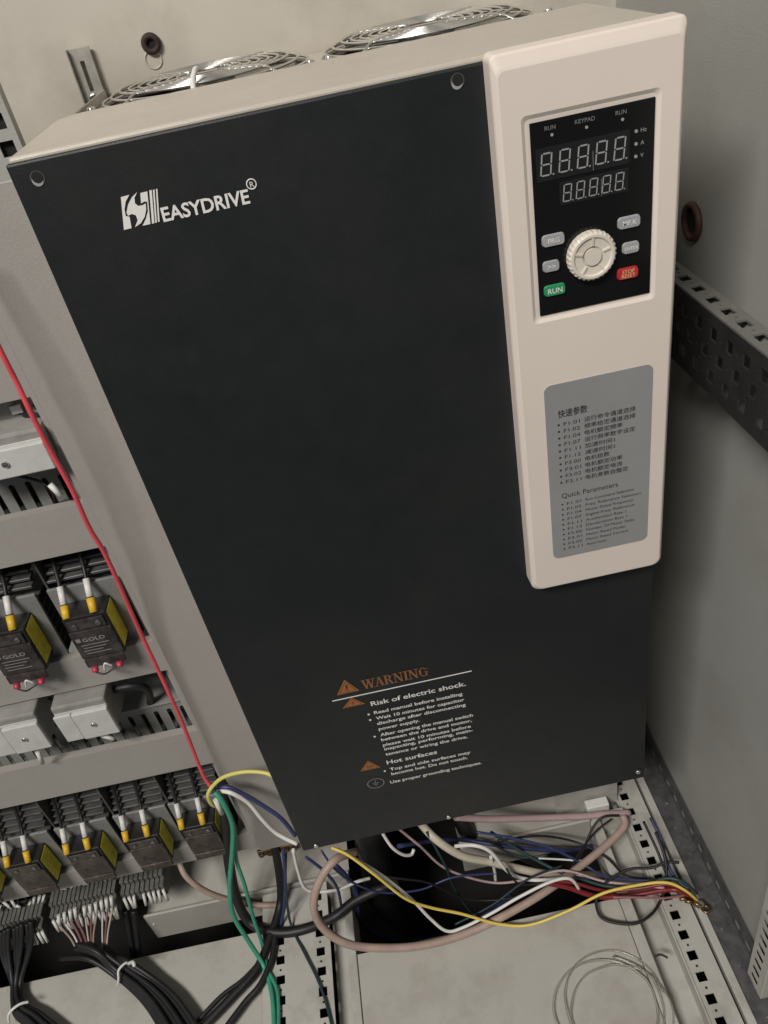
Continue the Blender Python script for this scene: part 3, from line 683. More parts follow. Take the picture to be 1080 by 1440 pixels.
WL = [('Risk of electric shock.', (-0.0525, 0.5105, 0.4501), (0.0425, 0.5105, 0.4512), .0092), ('Read manual before installing', (-0.0519, 0.5105, 0.438), (0.0376, 0.5105, 0.4375), .0066), ('Wait 10 minutes for capacitor', (-0.0514, 0.5105, 0.4283), (0.0385, 0.5105, 0.4293), .0066),
 ('discharge after disconnecting', (-0.0519, 0.5105, 0.4203), (0.0391, 0.5105, 0.4213), .0066), ('power supply.', (-0.0519, 0.5105, 0.4123), (-0.0096, 0.5105, 0.4119), .0066), ('After opening the manual switch', (-0.0518, 0.5105, 0.4017), (0.0444, 0.5105, 0.403), .0068), ('between the drive and motor,', (-0.0523, 0.5105, 0.3937), (0.0424, 0.5105, 0.3953), .0068),
 ('please wait 10 minutes before', (-0.0521, 0.5105, 0.385), (0.0405, 0.5105, 0.3864), .0068), ('inspecting, performing, main-', (-0.0518, 0.5105, 0.378), (0.0419, 0.5105, 0.3798), .0068), ('tenance or wiring the drive.', (-0.052, 0.5105, 0.3698), (0.0354, 0.5105, 0.3703), .0068), ('Hot surfaces', (-0.0532, 0.5105, 0.3552), (0.0009, 0.5105, 0.3555), .0092),
 ('Top and side surfaces may', (-0.0519, 0.5105, 0.3426), (0.0355, 0.5105, 0.3444), .0070), ('become hot. Do not touch.', (-0.0517, 0.5105, 0.3343), (0.0317, 0.5105, 0.3366), .0070), ('Use proper grounding techniques.', (-0.0553, 0.5105, 0.3204), (0.0454, 0.5105, 0.3226), .0070)]
for s_, a_, b_, sz in WL:
    text(s_, a_[0], (a_[2] + b_[2]) / 2, sz, M_print, cover, y=YF + .0002, width=b_[0] - a_[0], name='text_line', bold=.016)
for p in ((-0.0574, 0.5105, 0.4384), (-0.0574, 0.5105, 0.4297), (-0.0577, 0.5105, 0.4031), (-0.0575, 0.5105, 0.344)):
    MB().cyl((p[0], YF + .0002, p[2] + .0008), (0, -1, 0), .0012, .0003, 12).build('bullet', M_print, cover)

# plug in the back wall above the left fan
t = thing('wall_plug', 'small brown round plug in back wall above left fan', 'plug', (-.117, .85, 1.004))
MB().torus((-.117, .8475, 1.0045), (0, 1, 0),   .0062, .0028, 28).build('rim', M_dbrown, t)
MB().cyl((-.117, .8495, 1.0045), (0, -1, 0), .0062, .0012, 24).build('bore', M_shade, t)
tag(MB().torus((-.1195, .8495, .992), (0, 1, 0), .0075, .0008, 32, 6).build('washer_ring', M_wall), 'faint round washer outline just under the brown plug', 'washer')

# ================================================================== WIRES
wire('wire', [(-0.2509, 0.57, 0.929), (-0.2478, 0.562, 0.8575), (-0.2469, 0.561, 0.831), (-0.2465, 0.558, 0.8036), (-0.2463, 0.559, 0.7711), (-0.2475, 0.56, 0.7303), (-0.2487, 0.563, 0.6901), (-0.2499, 0.566, 0.65), (-0.2564, 0.577, 0.5467), (-0.2605, 0.577, 0.4282), (-0.2648, 0.574, 0.3279), (-0.2612, 0.568, 0.3034)],   .0022, M_wred, 'long red wire running taut across the relay rows')
wire('wire', [(-0.1783, 0.545, 0.3208), (-0.1914, 0.555, 0.3233), (-0.2153, 0.562, 0.3259), (-0.2388, 0.564, 0.3219), (-0.2554, 0.562, 0.3157), (-0.2648, 0.56, 0.3039), (-0.2656, 0.562, 0.2826), (-0.2602, 0.57, 0.2623)], .0024, M_wyel2, 'pale yellow wire looped round the wire knot by the lower relays')
wire('wire', [(-0.2616, 0.572, 0.2976), (-0.2423, 0.568, 0.2993), (-0.2272, 0.565, 0.284), (-0.2118, 0.56, 0.2627), (-0.1957, 0.552, 0.2425), (-0.1862, 0.545, 0.2119)], .0026, M_wblue, 'navy wire from the wire knot to the drive')
wire('wire', [(-0.2577, 0.57, 0.2934), (-0.2405, 0.562, 0.2963), (-0.2277, 0.559, 0.2731), (-0.2184, 0.556, 0.2447), (-0.2072, 0.551, 0.2148), (-0.1863, 0.54, 0.2015)], .0026, M_wwhite, 'white wire sagging from the wire knot to the drive corner')
wire('wire_sleeve', [(-0.2595, 0.558, 0.2937), (-0.2597, 0.557, 0.2677)], .003, M_sleeve, 'white sleeve hanging under the wire knot', 'sleeve')
wire('wire', [(-0.2578, 0.562, 0.3026), (-0.2503, 0.555, 0.2877), (-0.2523, 0.552, 0.249), (-0.267, 0.55, 0.1954), (-0.2892, 0.545, 0.1376), (-0.2978, 0.535, 0.0884), (-0.2907, 0.52, 0.0397), (-0.2778, 0.4991, 0.01), (-0.2687, 0.4629, 0.01), (-0.2655, 0.4219, 0.01)], .0031, M_wgreen, 'green wire hanging from the knot to the floor')
wire('wire', [(-0.2567, 0.566, 0.2848), (-0.2552, 0.56, 0.2371), (-0.2694, 0.557, 0.1758), (-0.273, 0.55, 0.1213), (-0.2803, 0.54, 0.061), (-0.2806, 0.525, 0.0139), (-0.2741, 0.4983, 0.01), (-0.2604, 0.4654, 0.01), (-0.2602, 0.4209, 0.01)], .0025, M_wgreen, 'thinner green wire twisting beside the thick green one')
wire('cable', [(-0.2612, 0.592, 0.2795), (-0.2744, 0.59, 0.2116), (-0.2913, 0.586, 0.1422), (-0.3046, 0.575, 0.0627), (-0.2986, 0.562, 0.0137), (-0.2651, 0.5404, 0.01), (-0.2261, 0.536, 0.01), (-0.1815, 0.5456, 0.01), (-0.1442, 0.555, 0.02), (-0.0878, 0.565, 0.0249)], .0068, M_blackc, 'thick black cable sagging in a U under the drive corner', 'cable')
wire('cable', [(-0.2352, 0.6, 0.1219), (-0.2423, 0.59, 0.0611), (-0.2537, 0.575, 0.0176), (-0.27, 0.5339, 0.01), (-0.2892, 0.497, 0.01), (-0.3214, 0.4691, 0.01), (-0.361, 0.4401, 0.01)], .0056, M_blackc, 'black cable running down to lower left floor panel', 'cable')
wire('cable', [(-0.2778, 0.5449, 0.01), (-0.2778, 0.517, 0.01), (-0.3033, 0.4911, 0.01), (-0.3355, 0.4744, 0.01), (-0.3705, 0.4459, 0.01)], .003, M_blackc, 'thin black cable beside the thick one on the left floor panel', 'cable')
wire('cable', [(-0.2631, 0.5418, 0.01), (-0.2664, 0.5102, 0.01), (-0.2835, 0.4785, 0.01), (-0.3027, 0.4612, 0.01), (-0.3292, 0.434, 0.01)], .0045, M_blackc, 'rightmost of the black cables crossing the left floor panel', 'cable')
wire('wire', [(-0.2189, 0.58, 0.1238), (-0.2326, 0.565, 0.0667), (-0.2397, 0.545, 0.013), (-0.2245, 0.5061, 0.01), (-0.2092, 0.4722, 0.01), (-0.2002, 0.4412, 0.01), (-0.1936, 0.4082, 0.01)], .0017, M_wteal, 'thin dark teal wire lying across the perforated floor beam')
wire('wire', [(-0.2196, 0.578, 0.1361), (-0.2292, 0.57, 0.0836), (-0.244, 0.56, 0.0336), (-0.2551, 0.5497, 0.01)], .0022, M_wblue, 'short navy wire under the drive left corner')
wire('wire', [(-0.2011, 0.56, 0.16), (-0.2064, 0.557, 0.1161), (-0.2054, 0.553, 0.0819), (-0.1926, 0.552, 0.0673), (-0.1656, 0.552, 0.0596), (-0.1404, 0.556, 0.0637), (-0.1218, 0.56, 0.0577)], .0022, M_wwhite, 'short white wire curling under the drive left corner')
wire('cable', [(-0.1277, 0.56, 0.1258), (-0.1505, 0.535, 0.1587), (-0.1732, 0.52, 0.145), (-0.1881, 0.508, 0.11), (-0.1845, 0.498, 0.0722), (-0.1625, 0.489, 0.0454), (-0.1267, 0.483, 0.0286), (-0.0734, 0.482, 0.0142), (-0.0172, 0.4857, 0.01), (0.0423, 0.497, 0.0136), (0.1045, 0.515, 0.017), (0.1722, 0.545, 0.0145), (0.211, 0.565, 0.015), (0.2326, 0.58, 0.0174), (0.2344, 0.59, 0.0219)], .0052, M_wpink, 'dusty pink cable making a wide loop below the drive', 'cable')
wire('wire', [(-0.1479, 0.535, 0.187), (-0.1296, 0.525, 0.1778), (-0.1022, 0.513, 0.1439), (-0.0756, 0.503, 0.0983), (-0.049, 0.5, 0.0659), (-0.0114, 0.496, 0.0411), (0.0308, 0.487, 0.0185), (0.0701, 0.478, 0.0161), (0.1218, 0.479, 0.0269), (0.1702, 0.485, 0.0397), (0.2158, 0.484, 0.0439), (0.248, 0.478, 0.0453), (0.2698, 0.47, 0.0338), (0.2843, 0.4643, 0.01)], .0019, M_wyel, 'long yellow wire draped from the drive to the right wall lugs')
wire('wire', [(-0.1429, 0.538, 0.1766), (-0.1228, 0.528, 0.1665), (-0.0951, 0.518, 0.13), (-0.0688, 0.508, 0.0785), (-0.0522, 0.5, 0.0432), (-0.0355, 0.492, 0.0182), (-0.0151, 0.492, 0.0168), (0.0247, 0.498, 0.025), (0.0646, 0.503, 0.0387), (0.1087, 0.508, 0.0503), (0.1319, 0.508, 0.0478), (0.1434, 0.505, 0.0235)], .0021, M_wwhite, 'white wire dipping to a point over the pit edge')
wire('cable', [(-0.0448, 0.6, 0.1084), (-0.0254, 0.57, 0.099), (0.0049, 0.56, 0.0659), (0.0403, 0.558, 0.0372), (0.0764, 0.553, 0.0151), (0.1132, 0.548, -0.0077), (0.1531, 0.55, -0.0297), (0.1986, 0.565, -0.0722), (0.2468, 0.58, -0.1115)], .0055, M_wbeige, 'fat beige cable coming down from the drive into the pit', 'cable')
wire('wire', [(-0.0019, 0.565, 0.081), (0.0207, 0.555, 0.0892), (0.0418, 0.548, 0.0791), (0.0579, 0.542, 0.0408), (0.0776, 0.54, 0.0125), (0.1097, 0.5332, 0.01), (0.1568, 0.5287, 0.01)], .0026, M_wwhite, 'white wire curving over the fat beige cable')
wire('wire', [(0.0413, 0.556, 0.053), (0.0442, 0.556, 0.0209), (0.0425, 0.556, -0.0085)], .0022, M_wwhite, 'short white wire end pointing down into the pit')
wire('wire', [(-0.0867, 0.555, 0.1614), (-0.0785, 0.548, 0.1404), (-0.0694, 0.547, 0.1184), (-0.0596, 0.55, 0.1075), (-0.0543, 0.555, 0.1121)], .0021, M_wwhite, 'short white hooked wire under the middle of the drive')
wire('cable', [(0.0062, 0.585, 0.1147), (0.0523, 0.59, 0.0841), (0.1106, 0.595, 0.0557), (0.1801, 0.596, 0.0312), (0.2107, 0.597, 0.0233), (0.2475, 0.6, 0.01)], .0048, M_wlilac, 'lilac cable running straight to the right beam', 'cable')
wire('wire', [(0.1054, 0.515, 0.0349), (0.1312, 0.508, 0.0265), (0.1646, 0.4959, 0.01), (0.2087, 0.488, 0.0103), (0.2433, 0.482, 0.0237), (0.2631, 0.475, 0.0288), (0.2803, 0.47, 0.0114)], .0034, M_wred2, 'thick dark red wire running to the right wall lugs')
wire('wire', [(0.115, 0.515, 0.0382), (0.1408, 0.508, 0.0316), (0.1748, 0.498, 0.0182), (0.2178, 0.488, 0.0247), (0.2503, 0.482, 0.0332), (0.2758, 0.472, 0.0238)], .0022, M_wred2, 'thinner dark red wire on top of the thick one')
wire('wire', [(0.0495, 0.59, 0.0539), (0.0821, 0.57, 0.0302), (0.1228, 0.5444, 0.01), (0.1539, 0.52, 0.0127), (0.185, 0.5, 0.021), (0.2185, 0.49, 0.0278), (0.2488, 0.486, 0.044), (0.2673, 0.476, 0.0445), (0.2831, 0.468, 0.0249)], .0023, M_wteal, 'dark wire crossing from the pit to the right wall lugs')
wire('wire', [(0.1783, 0.505, 0.0234), (0.197, 0.512, 0.0279), (0.2178, 0.512, 0.0301), (0.2398, 0.508, 0.0319), (0.2602, 0.506, 0.0413), (0.2744, 0.502, 0.041)], .0019, M_blackc, 'black wire bridging the right floor beam')
wire('wire', [(0.1698, 0.497, 0.0186), (0.1597, 0.49, 0.0126), (0.1592, 0.4729, 0.01), (0.1747, 0.4597, 0.01), (0.2004, 0.4551, 0.01), (0.2246, 0.4626, 0.01), (0.2412, 0.476, 0.0108), (0.2502, 0.486, 0.0328), (0.2569, 0.508, 0.0512), (0.2565, 0.535, 0.0648)], .0019, M_blackc, 'black wire drooping in a loop over the right floor beam')
wire('wire', [(0.1221, 0.5265, 0.01), (0.1463, 0.5411, 0.01), (0.1716, 0.5664, 0.01), (0.1912, 0.585, 0.0216), (0.2069, 0.592, 0.0291), (0.2291, 0.592, 0.0225)], .0017, M_blackc, 'thin black wire climbing to the white terminal block')
wire('wire', [(0.2581, 0.555, 0.0653), (0.2604, 0.53, 0.0547), (0.2599, 0.505, 0.0379), (0.2651, 0.486, 0.0302), (0.2747, 0.474, 0.0276)], .0022, M_wblue, 'navy wire along the right wall sill')
wire('wire', [(-0.0745, 0.57, 0.1011), (0.0001, 0.6, 0.0385), (0.0745, 0.58, 0.0251), (0.1531, 0.58, -0.0172), (0.2061, 0.6, -0.0535), (0.2513, 0.62, -0.0935)], .003, M_wblue, 'navy wire deep in the pit below right half of drive')
wire('cable', [(-0.162, 0.57, 0.0922), (-0.1448, 0.56, 0.0393), (-0.1534, 0.56, -0.0567), (-0.1158, 0.57, -0.1501), (-0.0298, 0.58, -0.1763), (0.0649, 0.585, -0.1176)], .0035, M_wblue, 'dark navy cable curving down inside the pit', 'cable')
wire('hose', [(-0.1028, 0.62, 0.149), (-0.1099, 0.61, 0.0913), (-0.1165, 0.61, 0.0115), (-0.1215, 0.61, -0.0871), (-0.0982, 0.64, -0.2491), (-0.0425, 0.7, -0.4838)], .022, M_black, 'fat black hose going down into the pit', 'hose', m=16)
wire('hose', [(0.0132, 0.66, 0.0456), (0.0184, 0.63, 0.009), (0.0469, 0.62, -0.0522), (0.1096, 0.64, -0.1759), (0.2133, 0.68, -0.3408)], .012, M_black, 'narrower black hose in the pit behind the beige cable', 'hose', m=14)
wire('cable', [(-0.3723, 0.62, 0.106), (-0.3643, 0.6, 0.0892), (-0.3458, 0.59, 0.0587), (-0.3156, 0.588, 0.0264), (-0.2848, 0.5836, 0.01), (-0.2496, 0.576, 0.01)], .0042, M_wpink, 'dusty pink cable behind the green wires', 'cable')
wire('wire', [(0.0463, 0.58, 0.0452), (0.08, 0.565, 0.0198), (0.1181, 0.56, 0.0188)], .0017, M_wteal, 'short dark wire under the lilac cable')
wire('wire', [(0.1803, 0.4823, 0.03), (0.2177, 0.4762, 0.026), (0.2439, 0.4725, 0.022), (0.275, 0.473, 0.015)], .0015, M_wmaroon, 'short maroon wire beside the drooping loop')
wire('wire', [(0.208, 0.4156, 0.004), (0.2156, 0.4149, 0.006), (0.2221, 0.4111, 0.004)], .0014, M_blackc, 'short black wire scrap lying on the right floor beam')

# more of the tangle under the drive
wire('wire', [(-0.165, 0.55, 0.1613), (-0.1559, 0.54, 0.1317), (-0.138, 0.54, 0.0928), (-0.1073, 0.545, 0.0411), (-0.0614, 0.55, 0.0196), (-0.0111, 0.555, 0.0213), (0.047, 0.555, 0.0104)], .0015, M_wblue, 'thin navy wire arching across the pit under the yellow wire', jit=.002)
wire('wire', [(-0.1237, 0.56, 0.1461), (-0.1178, 0.55, 0.1102), (-0.0971, 0.548, 0.0699), (-0.0498, 0.55, 0.0318), (-0.0073, 0.545, -0.0129), (0.0389, 0.535, -0.0247), (0.0967, 0.525, -0.0046), (0.1333, 0.515, 0.0197)], .0016, M_blackc, 'thin black wire winding across the pit', jit=.002)
wire('wire', [(-0.0342, 0.575, 0.1111), (-0.0208, 0.56, 0.0529), (-0.0144, 0.555, -0.0059), (0.0029, 0.55, -0.0673), (0.035, 0.56, -0.1404)], .0016, M_wteal, 'thin teal wire dropping into the pit near its middle', jit=.002)
wire('wire', [(-0.0692, 0.58, 0.1249), (-0.0476, 0.57, 0.0905), (-0.0178, 0.562, 0.0353), (0.0354, 0.555, -0.0075), (0.083, 0.545, -0.0009), (0.1292, 0.532, 0.0226), (0.1792, 0.51, 0.0209), (0.2233, 0.49, 0.0258), (0.2674, 0.474, 0.0253)], .0017, M_wlilac, 'thin pink wire crossing the pit below the beige cable', jit=.002)
wire('wire', [(0.0302, 0.585, 0.0696), (0.0754, 0.575, 0.0547), (0.1243, 0.562, 0.0327), (0.1616, 0.5428, 0.01), (0.1831, 0.5209, 0.01), (0.2132, 0.5, 0.0237), (0.2492, 0.486, 0.0332), (0.2725, 0.473, 0.0251)], .0018, M_wblue, 'thin navy wire running right beneath the lilac cable', jit=.002)
wire('wire', [(0.0563, 0.58, 0.0466), (0.115, 0.58, 0.0344), (0.1624, 0.5749, 0.01), (0.1922, 0.5461, 0.01), (0.2104, 0.5168, 0.01), (0.2369, 0.5, 0.0193), (0.2648, 0.479, 0.0293)], .0016, M_blackc, 'thin black wire bowing toward the right floor beam', jit=.002)
wire('wire', [(0.1052, 0.56, 0.0167), (0.1359, 0.5547, 0.01), (0.1647, 0.5461, 0.01)], .0013, M_wwhite, 'short straight white wire in the dark by the right beam')
wire('wire', [(0.0572, 0.535, 0.0538), (0.0709, 0.53, 0.0247), (0.0901, 0.525, 0.0151), (0.1255, 0.52, 0.0245)], .0014, M_blackc, 'short black wire hugging the fat beige cable', jit=.002)
wire('wire', [(-0.0235, 0.5, 0.0114), (0.0268, 0.51, 0.0168), (0.0852, 0.53, 0.0225), (0.1329, 0.545, 0.0121)], .0015, M_wteal, 'thin teal wire following the dusty pink cable', jit=.002)
wire('wire', [(0.2508, 0.56, 0.0516), (0.2561, 0.525, 0.0391), (0.2577, 0.503, 0.0248), (0.2632, 0.484, 0.0133), (0.2722, 0.4725, 0.01)], .0018, M_blackc, 'black wire lying along the right wall sill')
wire('wire', [(0.219, 0.592, 0.0175), (0.1901, 0.582, 0.0127), (0.1574, 0.554, 0.01), (0.1372, 0.5281, 0.01)], .0015, M_blackc, 'thin black wire hanging from the white terminal block', jit=.002)
wire('wire', [(-0.1898, 0.56, 0.1386), (-0.1742, 0.555, 0.1066), (-0.1648, 0.552, 0.0631), (-0.1691, 0.553, -0.0046), (-0.162, 0.56, -0.0742)], .002, M_wblue, 'navy wire going into the pit beside the left floor beam', jit=.002)
# lugs on the right wall sill
t = thing('terminal_lugs', 'brass ring lugs bolted at the right wall sill', 'lugs', (.283, .46, .008))
for (px, py, pz, a) in ((.283, .462, .010, 20), (.288, .452, .014, 40), (.279, .470, .009, 5)):
    d = Vector((math.cos(R(a)), -math.sin(R(a)), -.2)).normalized()
    MB().torus((px, py, pz), (0, .2, 1), .0045, .0016, 20, 6).build('ring', M_copper, t)
    MB().tube([Vector((px, py, pz)) - d * .016, Vector((px, py, pz)) - d * .005], .0026).build('barrel', M_copper, t)
MB().cyl((.284, .458, .0075), (0, 0, 1), .0045, .010, 6).build('bolt', M_steel, t)
# white terminal block and bracket by the right beam
t = thing('terminal_block', 'small white terminal block behind the right floor beam', 'terminal block', (.21, .60, .02))
MB().box(.190, .222, .608, .622, .012, .028, bev=.0015).build('body', M_sleeve, t)
MB().cyl((.231, .61, .003), (0, 0, 1), .003, .012, 10).build('screw', M_steel, t)
t = thing('bracket', 'grey angle bracket at the back end of right floor beam', 'bracket', (.21, .63, .0))
MB().box(.150, .24, .626, .629, .0005, .06, bev=.0008).build('upright', M_rail, t)
MB().box(.208, .2395, .596, .606, -.019, .018, bev=.0008).build('foot', M_rail, t)
# clear hose coil on the floor panel
pts = []
for i in range(54):
    k = i / 53 * 3.2 * 2 * math.pi; r = .052 + .004 * math.sin(k * .37 + 1) + .003 * math.sin(k * 1.3)
    pts.append((.140 + .006 * math.sin(k * .3) + r * 1.12 * math.cos(k), .372 + .004 * math.cos(k * .5) + r * math.sin(k), .0035 + .0013 * (i / 17)))
wire('hose_coil', pts, .0012, M_hose, 'coil of clear hose lying on the front floor panel', 'hose', sub=3)

# ------------------------------------------------------------------ terminal strips bottom left with bundles
def strip(x0, x1, zt, y, label, pitch=.0062):
    t = thing('terminal_strip', label, 'terminal strip', ((x0 + x1) / 2, y, zt - .03), 'terminal strips')
    n = int((x1 - x0) / pitch)
    b = MB()
    for i in range(n):
        x = x0 + i * pitch; dz = random.uniform(-.0006, .0006)
        b.box(x, x + pitch * .82, y - .018, y + .022, zt - .028 + dz, zt - .006 + dz, bev=.0005, seg=1)
        b.box(x, x + pitch * .82, y - .006, y + .012, zt - .006 + dz, zt + .003 + dz, bev=.0005, seg=1)
    o = b.build('clamps', M_term, t); o['kind'] = 'stuff'
    MB().box(x0 - .006, x1 + .006, y + .0225, y + .0265, zt - .03, zt - .005).build('rail', M_galv, t)
    s1 = MB(); s2 = MB()
    for i in range(n):
        x = x0 + (i + .4) * pitch
        if random.random() < .9:
            a = random.uniform(-.003, .003)
            s1.tube([(x, y - .019, zt - .014), (x + a, y - .025, zt - .032)], .0021, m=6)
        if random.random() < .8:
            a = random.uniform(-.010, .006); c_ = random.uniform(.004, .016)
            s2.tube([(x, y + .014, zt + .001), (x + a, y + .013 + c_ * .4, zt + c_)], .0021, m=6)
    o = s1.build('marker_sleeves', M_sleeve, t); o['kind'] = 'stuff'
    o = s2.build('marker_sleeves', M_sleeve, t); o['kind'] = 'stuff'
    for k in range(14):
        pass
    bl = MB()
    for i in range(0, n, 2):
        x = x0 + (i + .4) * pitch
        bl.tube([(x, y + .015, zt + .004), (x + random.uniform(-.01, .01), y + .03, zt + .03), (x + random.uniform(-.02, .02), y + .045, zt + .06)], .0018, m=6, sub=3)
    o = bl.build('leads', M_blackc, t); o['kind'] = 'stuff'
    return t
strip(-.72, -.566, .070, .605, 'left terminal strip with a dense row of white sleeves')
strip(-.560, -.467, .078, .612, 'middle terminal strip feeding thin pink and white wires')
strip(-.460, -.395, .085, .618, 'right terminal strip with short fat white sleeves', pitch=.0068)
# thin wires from middle strip into the bundle
THIN = [[(-0.5429, 0.59, 0.0792), (-0.5466, 0.585, 0.0633), (-0.5381, 0.575, 0.0428), (-0.5333, 0.565, 0.0288)], [(-0.5342, 0.59, 0.0813), (-0.5379, 0.585, 0.0655), (-0.5315, 0.575, 0.046), (-0.5279, 0.565, 0.0325)], [(-0.5248, 0.59, 0.085), (-0.5284, 0.585, 0.0693), (-0.5246, 0.575, 0.0484), (-0.5223, 0.565, 0.0341)], [(-0.517, 0.59, 0.0875), (-0.5205, 0.585, 0.0717), (-0.5182, 0.575, 0.0489), (-0.5166, 0.565, 0.0336)], [(-0.5049, 0.59, 0.0861), (-0.5084, 0.585, 0.0704), (-0.5134, 0.575, 0.0454), (-0.5155, 0.565, 0.0289)], [(-0.4969, 0.59, 0.0865), (-0.5003, 0.585, 0.0708), (-0.5085, 0.575, 0.0459), (-0.5123, 0.565, 0.0295)], [(-0.4883, 0.59, 0.0886), (-0.4917, 0.585, 0.0729), (-0.504, 0.575, 0.0473), (-0.5099, 0.565, 0.0305)], [(-0.4797, 0.59, 0.0907), (-0.483, 0.585, 0.075), (-0.4974, 0.575, 0.0341), (-0.5045, 0.565, 0.0091)], [(-0.4719, 0.59, 0.0931), (-0.4752, 0.585, 0.0775), (-0.4922, 0.575, 0.0365), (-0.5006, 0.565, 0.0115)], [(-0.4642, 0.59, 0.0955), (-0.4674, 0.585, 0.08), (-0.488, 0.575, 0.038), (-0.4982, 0.565, 0.0125)]]
BUNDLE = [[(-0.5613, 0.565, 0.0163), (-0.515, 0.55, 0.028), (-0.4799, 0.528, 0.011), (-0.4495, 0.5016, 0.011), (-0.4257, 0.4749, 0.011), (-0.3968, 0.4323, 0.011)], [(-0.5333, 0.565, 0.0338), (-0.501, 0.55, 0.0372), (-0.478, 0.5296, 0.016), (-0.4462, 0.5027, 0.016), (-0.4212, 0.4755, 0.016), (-0.3917, 0.4325, 0.016)], [(-0.5279, 0.565, 0.0415), (-0.498, 0.55, 0.0411), (-0.4761, 0.5312, 0.02), (-0.4431, 0.5038, 0.02), (-0.4168, 0.476, 0.02), (-0.3866, 0.4327, 0.02)], [(-0.5223, 0.565, 0.0341), (-0.495, 0.55, 0.0309), (-0.4742, 0.5328, 0.011), (-0.4399, 0.5049, 0.011), (-0.4123, 0.4766, 0.011), (-0.3816, 0.433, 0.011)], [(-0.5166, 0.565, 0.0386), (-0.4919, 0.55, 0.0337), (-0.4723, 0.5344, 0.016), (-0.4366, 0.506, 0.016), (-0.4079, 0.4772, 0.016), (-0.3764, 0.4332, 0.016)], [(-0.5155, 0.565, 0.0379), (-0.491, 0.55, 0.0333), (-0.4695, 0.535, 0.022), (-0.4334, 0.507, 0.02), (-0.4035, 0.4779, 0.02), (-0.3712, 0.4334, 0.02)], [(-0.5099, 0.565, 0.0305), (-0.488, 0.55, 0.0232), (-0.4662, 0.535, 0.0162), (-0.4301, 0.5081, 0.011), (-0.399, 0.4785, 0.011), (-0.3662, 0.4337, 0.011)], [(-0.5036, 0.564, 0.016), (-0.4846, 0.5496, 0.016), (-0.4629, 0.535, 0.0243), (-0.427, 0.5092, 0.016), (-0.3945, 0.4791, 0.016), (-0.361, 0.4339, 0.016)], [(-0.4982, 0.565, 0.0215), (-0.481, 0.5495, 0.02), (-0.4596, 0.535, 0.0314), (-0.4237, 0.5103, 0.02), (-0.3901, 0.4797, 0.02), (-0.3559, 0.4342, 0.02)]]
BUNDLE2 = [[(-0.6256, 0.59, 0.0698), (-0.6359, 0.575, 0.0348), (-0.6254, 0.5462, 0.011), (-0.6143, 0.5115, 0.011), (-0.5899, 0.4889, 0.011), (-0.5508, 0.4544, 0.011)], [(-0.6191, 0.59, 0.073), (-0.6294, 0.575, 0.041), (-0.6235, 0.5458, 0.016), (-0.6122, 0.5121, 0.016), (-0.5875, 0.4902, 0.016), (-0.548, 0.4559, 0.016)], [(-0.6127, 0.59, 0.0757), (-0.6229, 0.575, 0.0462), (-0.6217, 0.5455, 0.02), (-0.6102, 0.5127, 0.02), (-0.5849, 0.4914, 0.02), (-0.5452, 0.4573, 0.02)], [(-0.6063, 0.59, 0.0733), (-0.6164, 0.575, 0.0384), (-0.6198, 0.545, 0.011), (-0.6082, 0.5132, 0.011), (-0.5824, 0.4927, 0.011), (-0.5424, 0.4588, 0.011)], [(-0.5998, 0.59, 0.0765), (-0.6099, 0.575, 0.0446), (-0.6179, 0.5447, 0.016), (-0.6061, 0.5138, 0.016), (-0.5799, 0.4939, 0.016), (-0.5395, 0.4603, 0.016)], [(-0.5934, 0.59, 0.0792), (-0.6034, 0.575, 0.0498), (-0.6161, 0.5443, 0.02), (-0.6041, 0.5144, 0.02), (-0.5774, 0.4952, 0.02), (-0.5367, 0.4617, 0.02)], [(-0.587, 0.59, 0.0768), (-0.597, 0.575, 0.0421), (-0.6142, 0.5439, 0.011), (-0.602, 0.515, 0.011), (-0.5749, 0.4964, 0.011), (-0.5338, 0.4632, 0.011)], [(-0.5806, 0.59, 0.0799), (-0.5905, 0.575, 0.0483), (-0.6123, 0.5436, 0.016), (-0.6, 0.5156, 0.016), (-0.5723, 0.4976, 0.016), (-0.5309, 0.4647, 0.016)]]

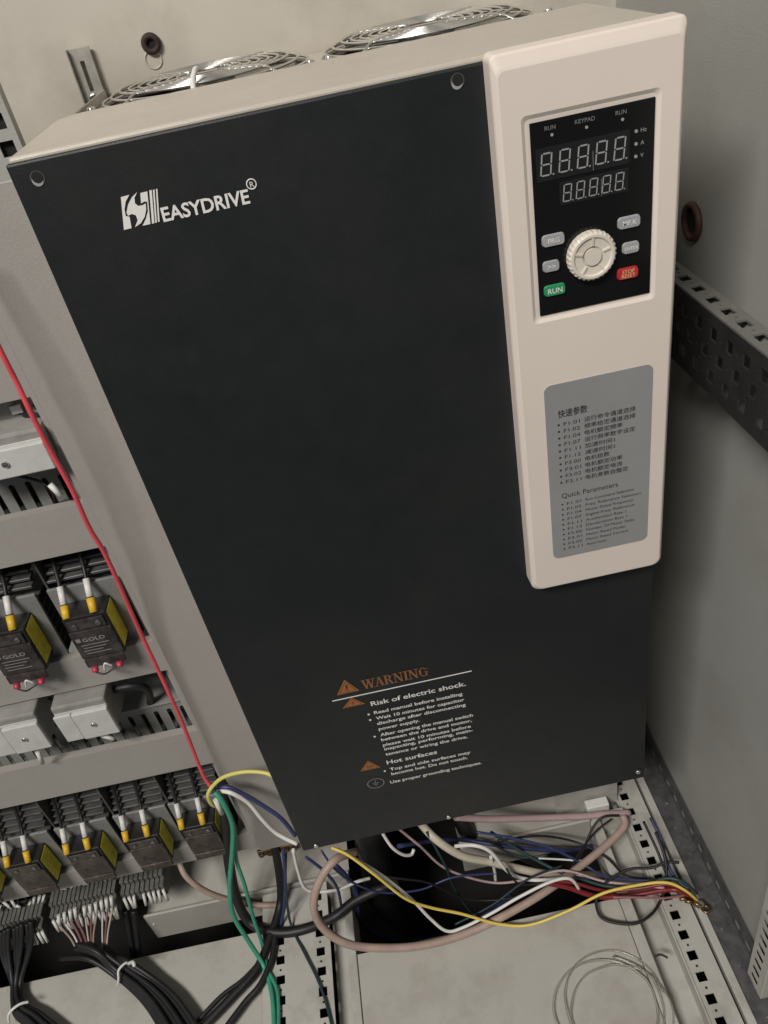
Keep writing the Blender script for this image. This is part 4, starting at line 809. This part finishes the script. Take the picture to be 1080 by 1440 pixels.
names = ['pink', 'white', 'maroon', 'pink', 'pale', 'maroon', 'pale', 'white', 'maroon', 'white']
t = thing('wire_fan', 'spray of thin pink and white wires under the middle terminal strip', 'wires', (-0.509, 0.585, 0.0687))
for i, p in enumerate(THIN):
    m = (M_wpink, M_wwhite, M_wmaroon, M_wmaroon, M_wbeige, M_wmaroon, M_wpink, M_wwhite, M_wmaroon, M_wbeige)[i]
    w = MB().tube(p, .0013, m=6).build('thin_wire', m, t)
    MB().tube([p[0], p[1]], .0023, m=8).build('sleeve', M_sleeve, w)
t = thing('cable_bundle', 'black cable bundle tied with a white tie on the left floor panel', 'cable bundle', (-0.471, 0.535, 0.0069))
for p in BUNDLE: MB().tube(p, .0036, m=8).build('cable', M_blackc, t)
MB().tube([(-0.475, 0.515, 0.012), (-0.4690, 0.5167, 0.026), (-0.4673, 0.5236, 0.033), (-0.4597, 0.5301, 0.034), (-0.4533, 0.5324, 0.030)], .0016, sub=5).build('cable_tie', M_sleeve, t)
MB().tube([(-0.4516, 0.526, 0.0399), (-0.4403, 0.52, 0.0527), (-0.4383, 0.515, 0.0511)], .0022, sub=4).build('tie_tail', M_sleeve, t)
t = thing('cable_bundle', 'black cable bundle with white tie in the lower left corner', 'cable bundle', (-0.6443, 0.545, -0.0526))
for p in BUNDLE2: MB().tube(p, .0034, m=8).build('cable', M_blackc, t)
MB().tube([(-0.617, 0.498, 0.012), (-0.612, 0.501, 0.026), (-0.6039, 0.5055, 0.031), (-0.5956, 0.5098, 0.030), (-0.5885, 0.5119, 0.026)], .0018, sub=5).build('cable_tie', M_sleeve, t)
for i, (a, lb) in enumerate(((0, 'black cable dropping from the right terminal strip into the gap'), (1, 'second black cable dropping beside it to the floor bundle'))):
    wire('cable', ([(-0.4672, 0.6, 0.0398), (-0.4699, 0.585, 0.0106), (-0.4745, 0.57, -0.0184), (-0.4718, 0.55, -0.035)], [(-0.4568, 0.6, 0.0353), (-0.4603, 0.585, 0.0063), (-0.4642, 0.565, -0.0227), (-0.457, 0.535, -0.0328)])[i], .0042, M_blackc, lb, 'cable')
wire('wire_end', [(-0.4484, 0.605, -0.0075), (-0.4432, 0.6, -0.0121)], .0024, M_sleeve, 'white wire end poking out above the floor gap', 'wire')
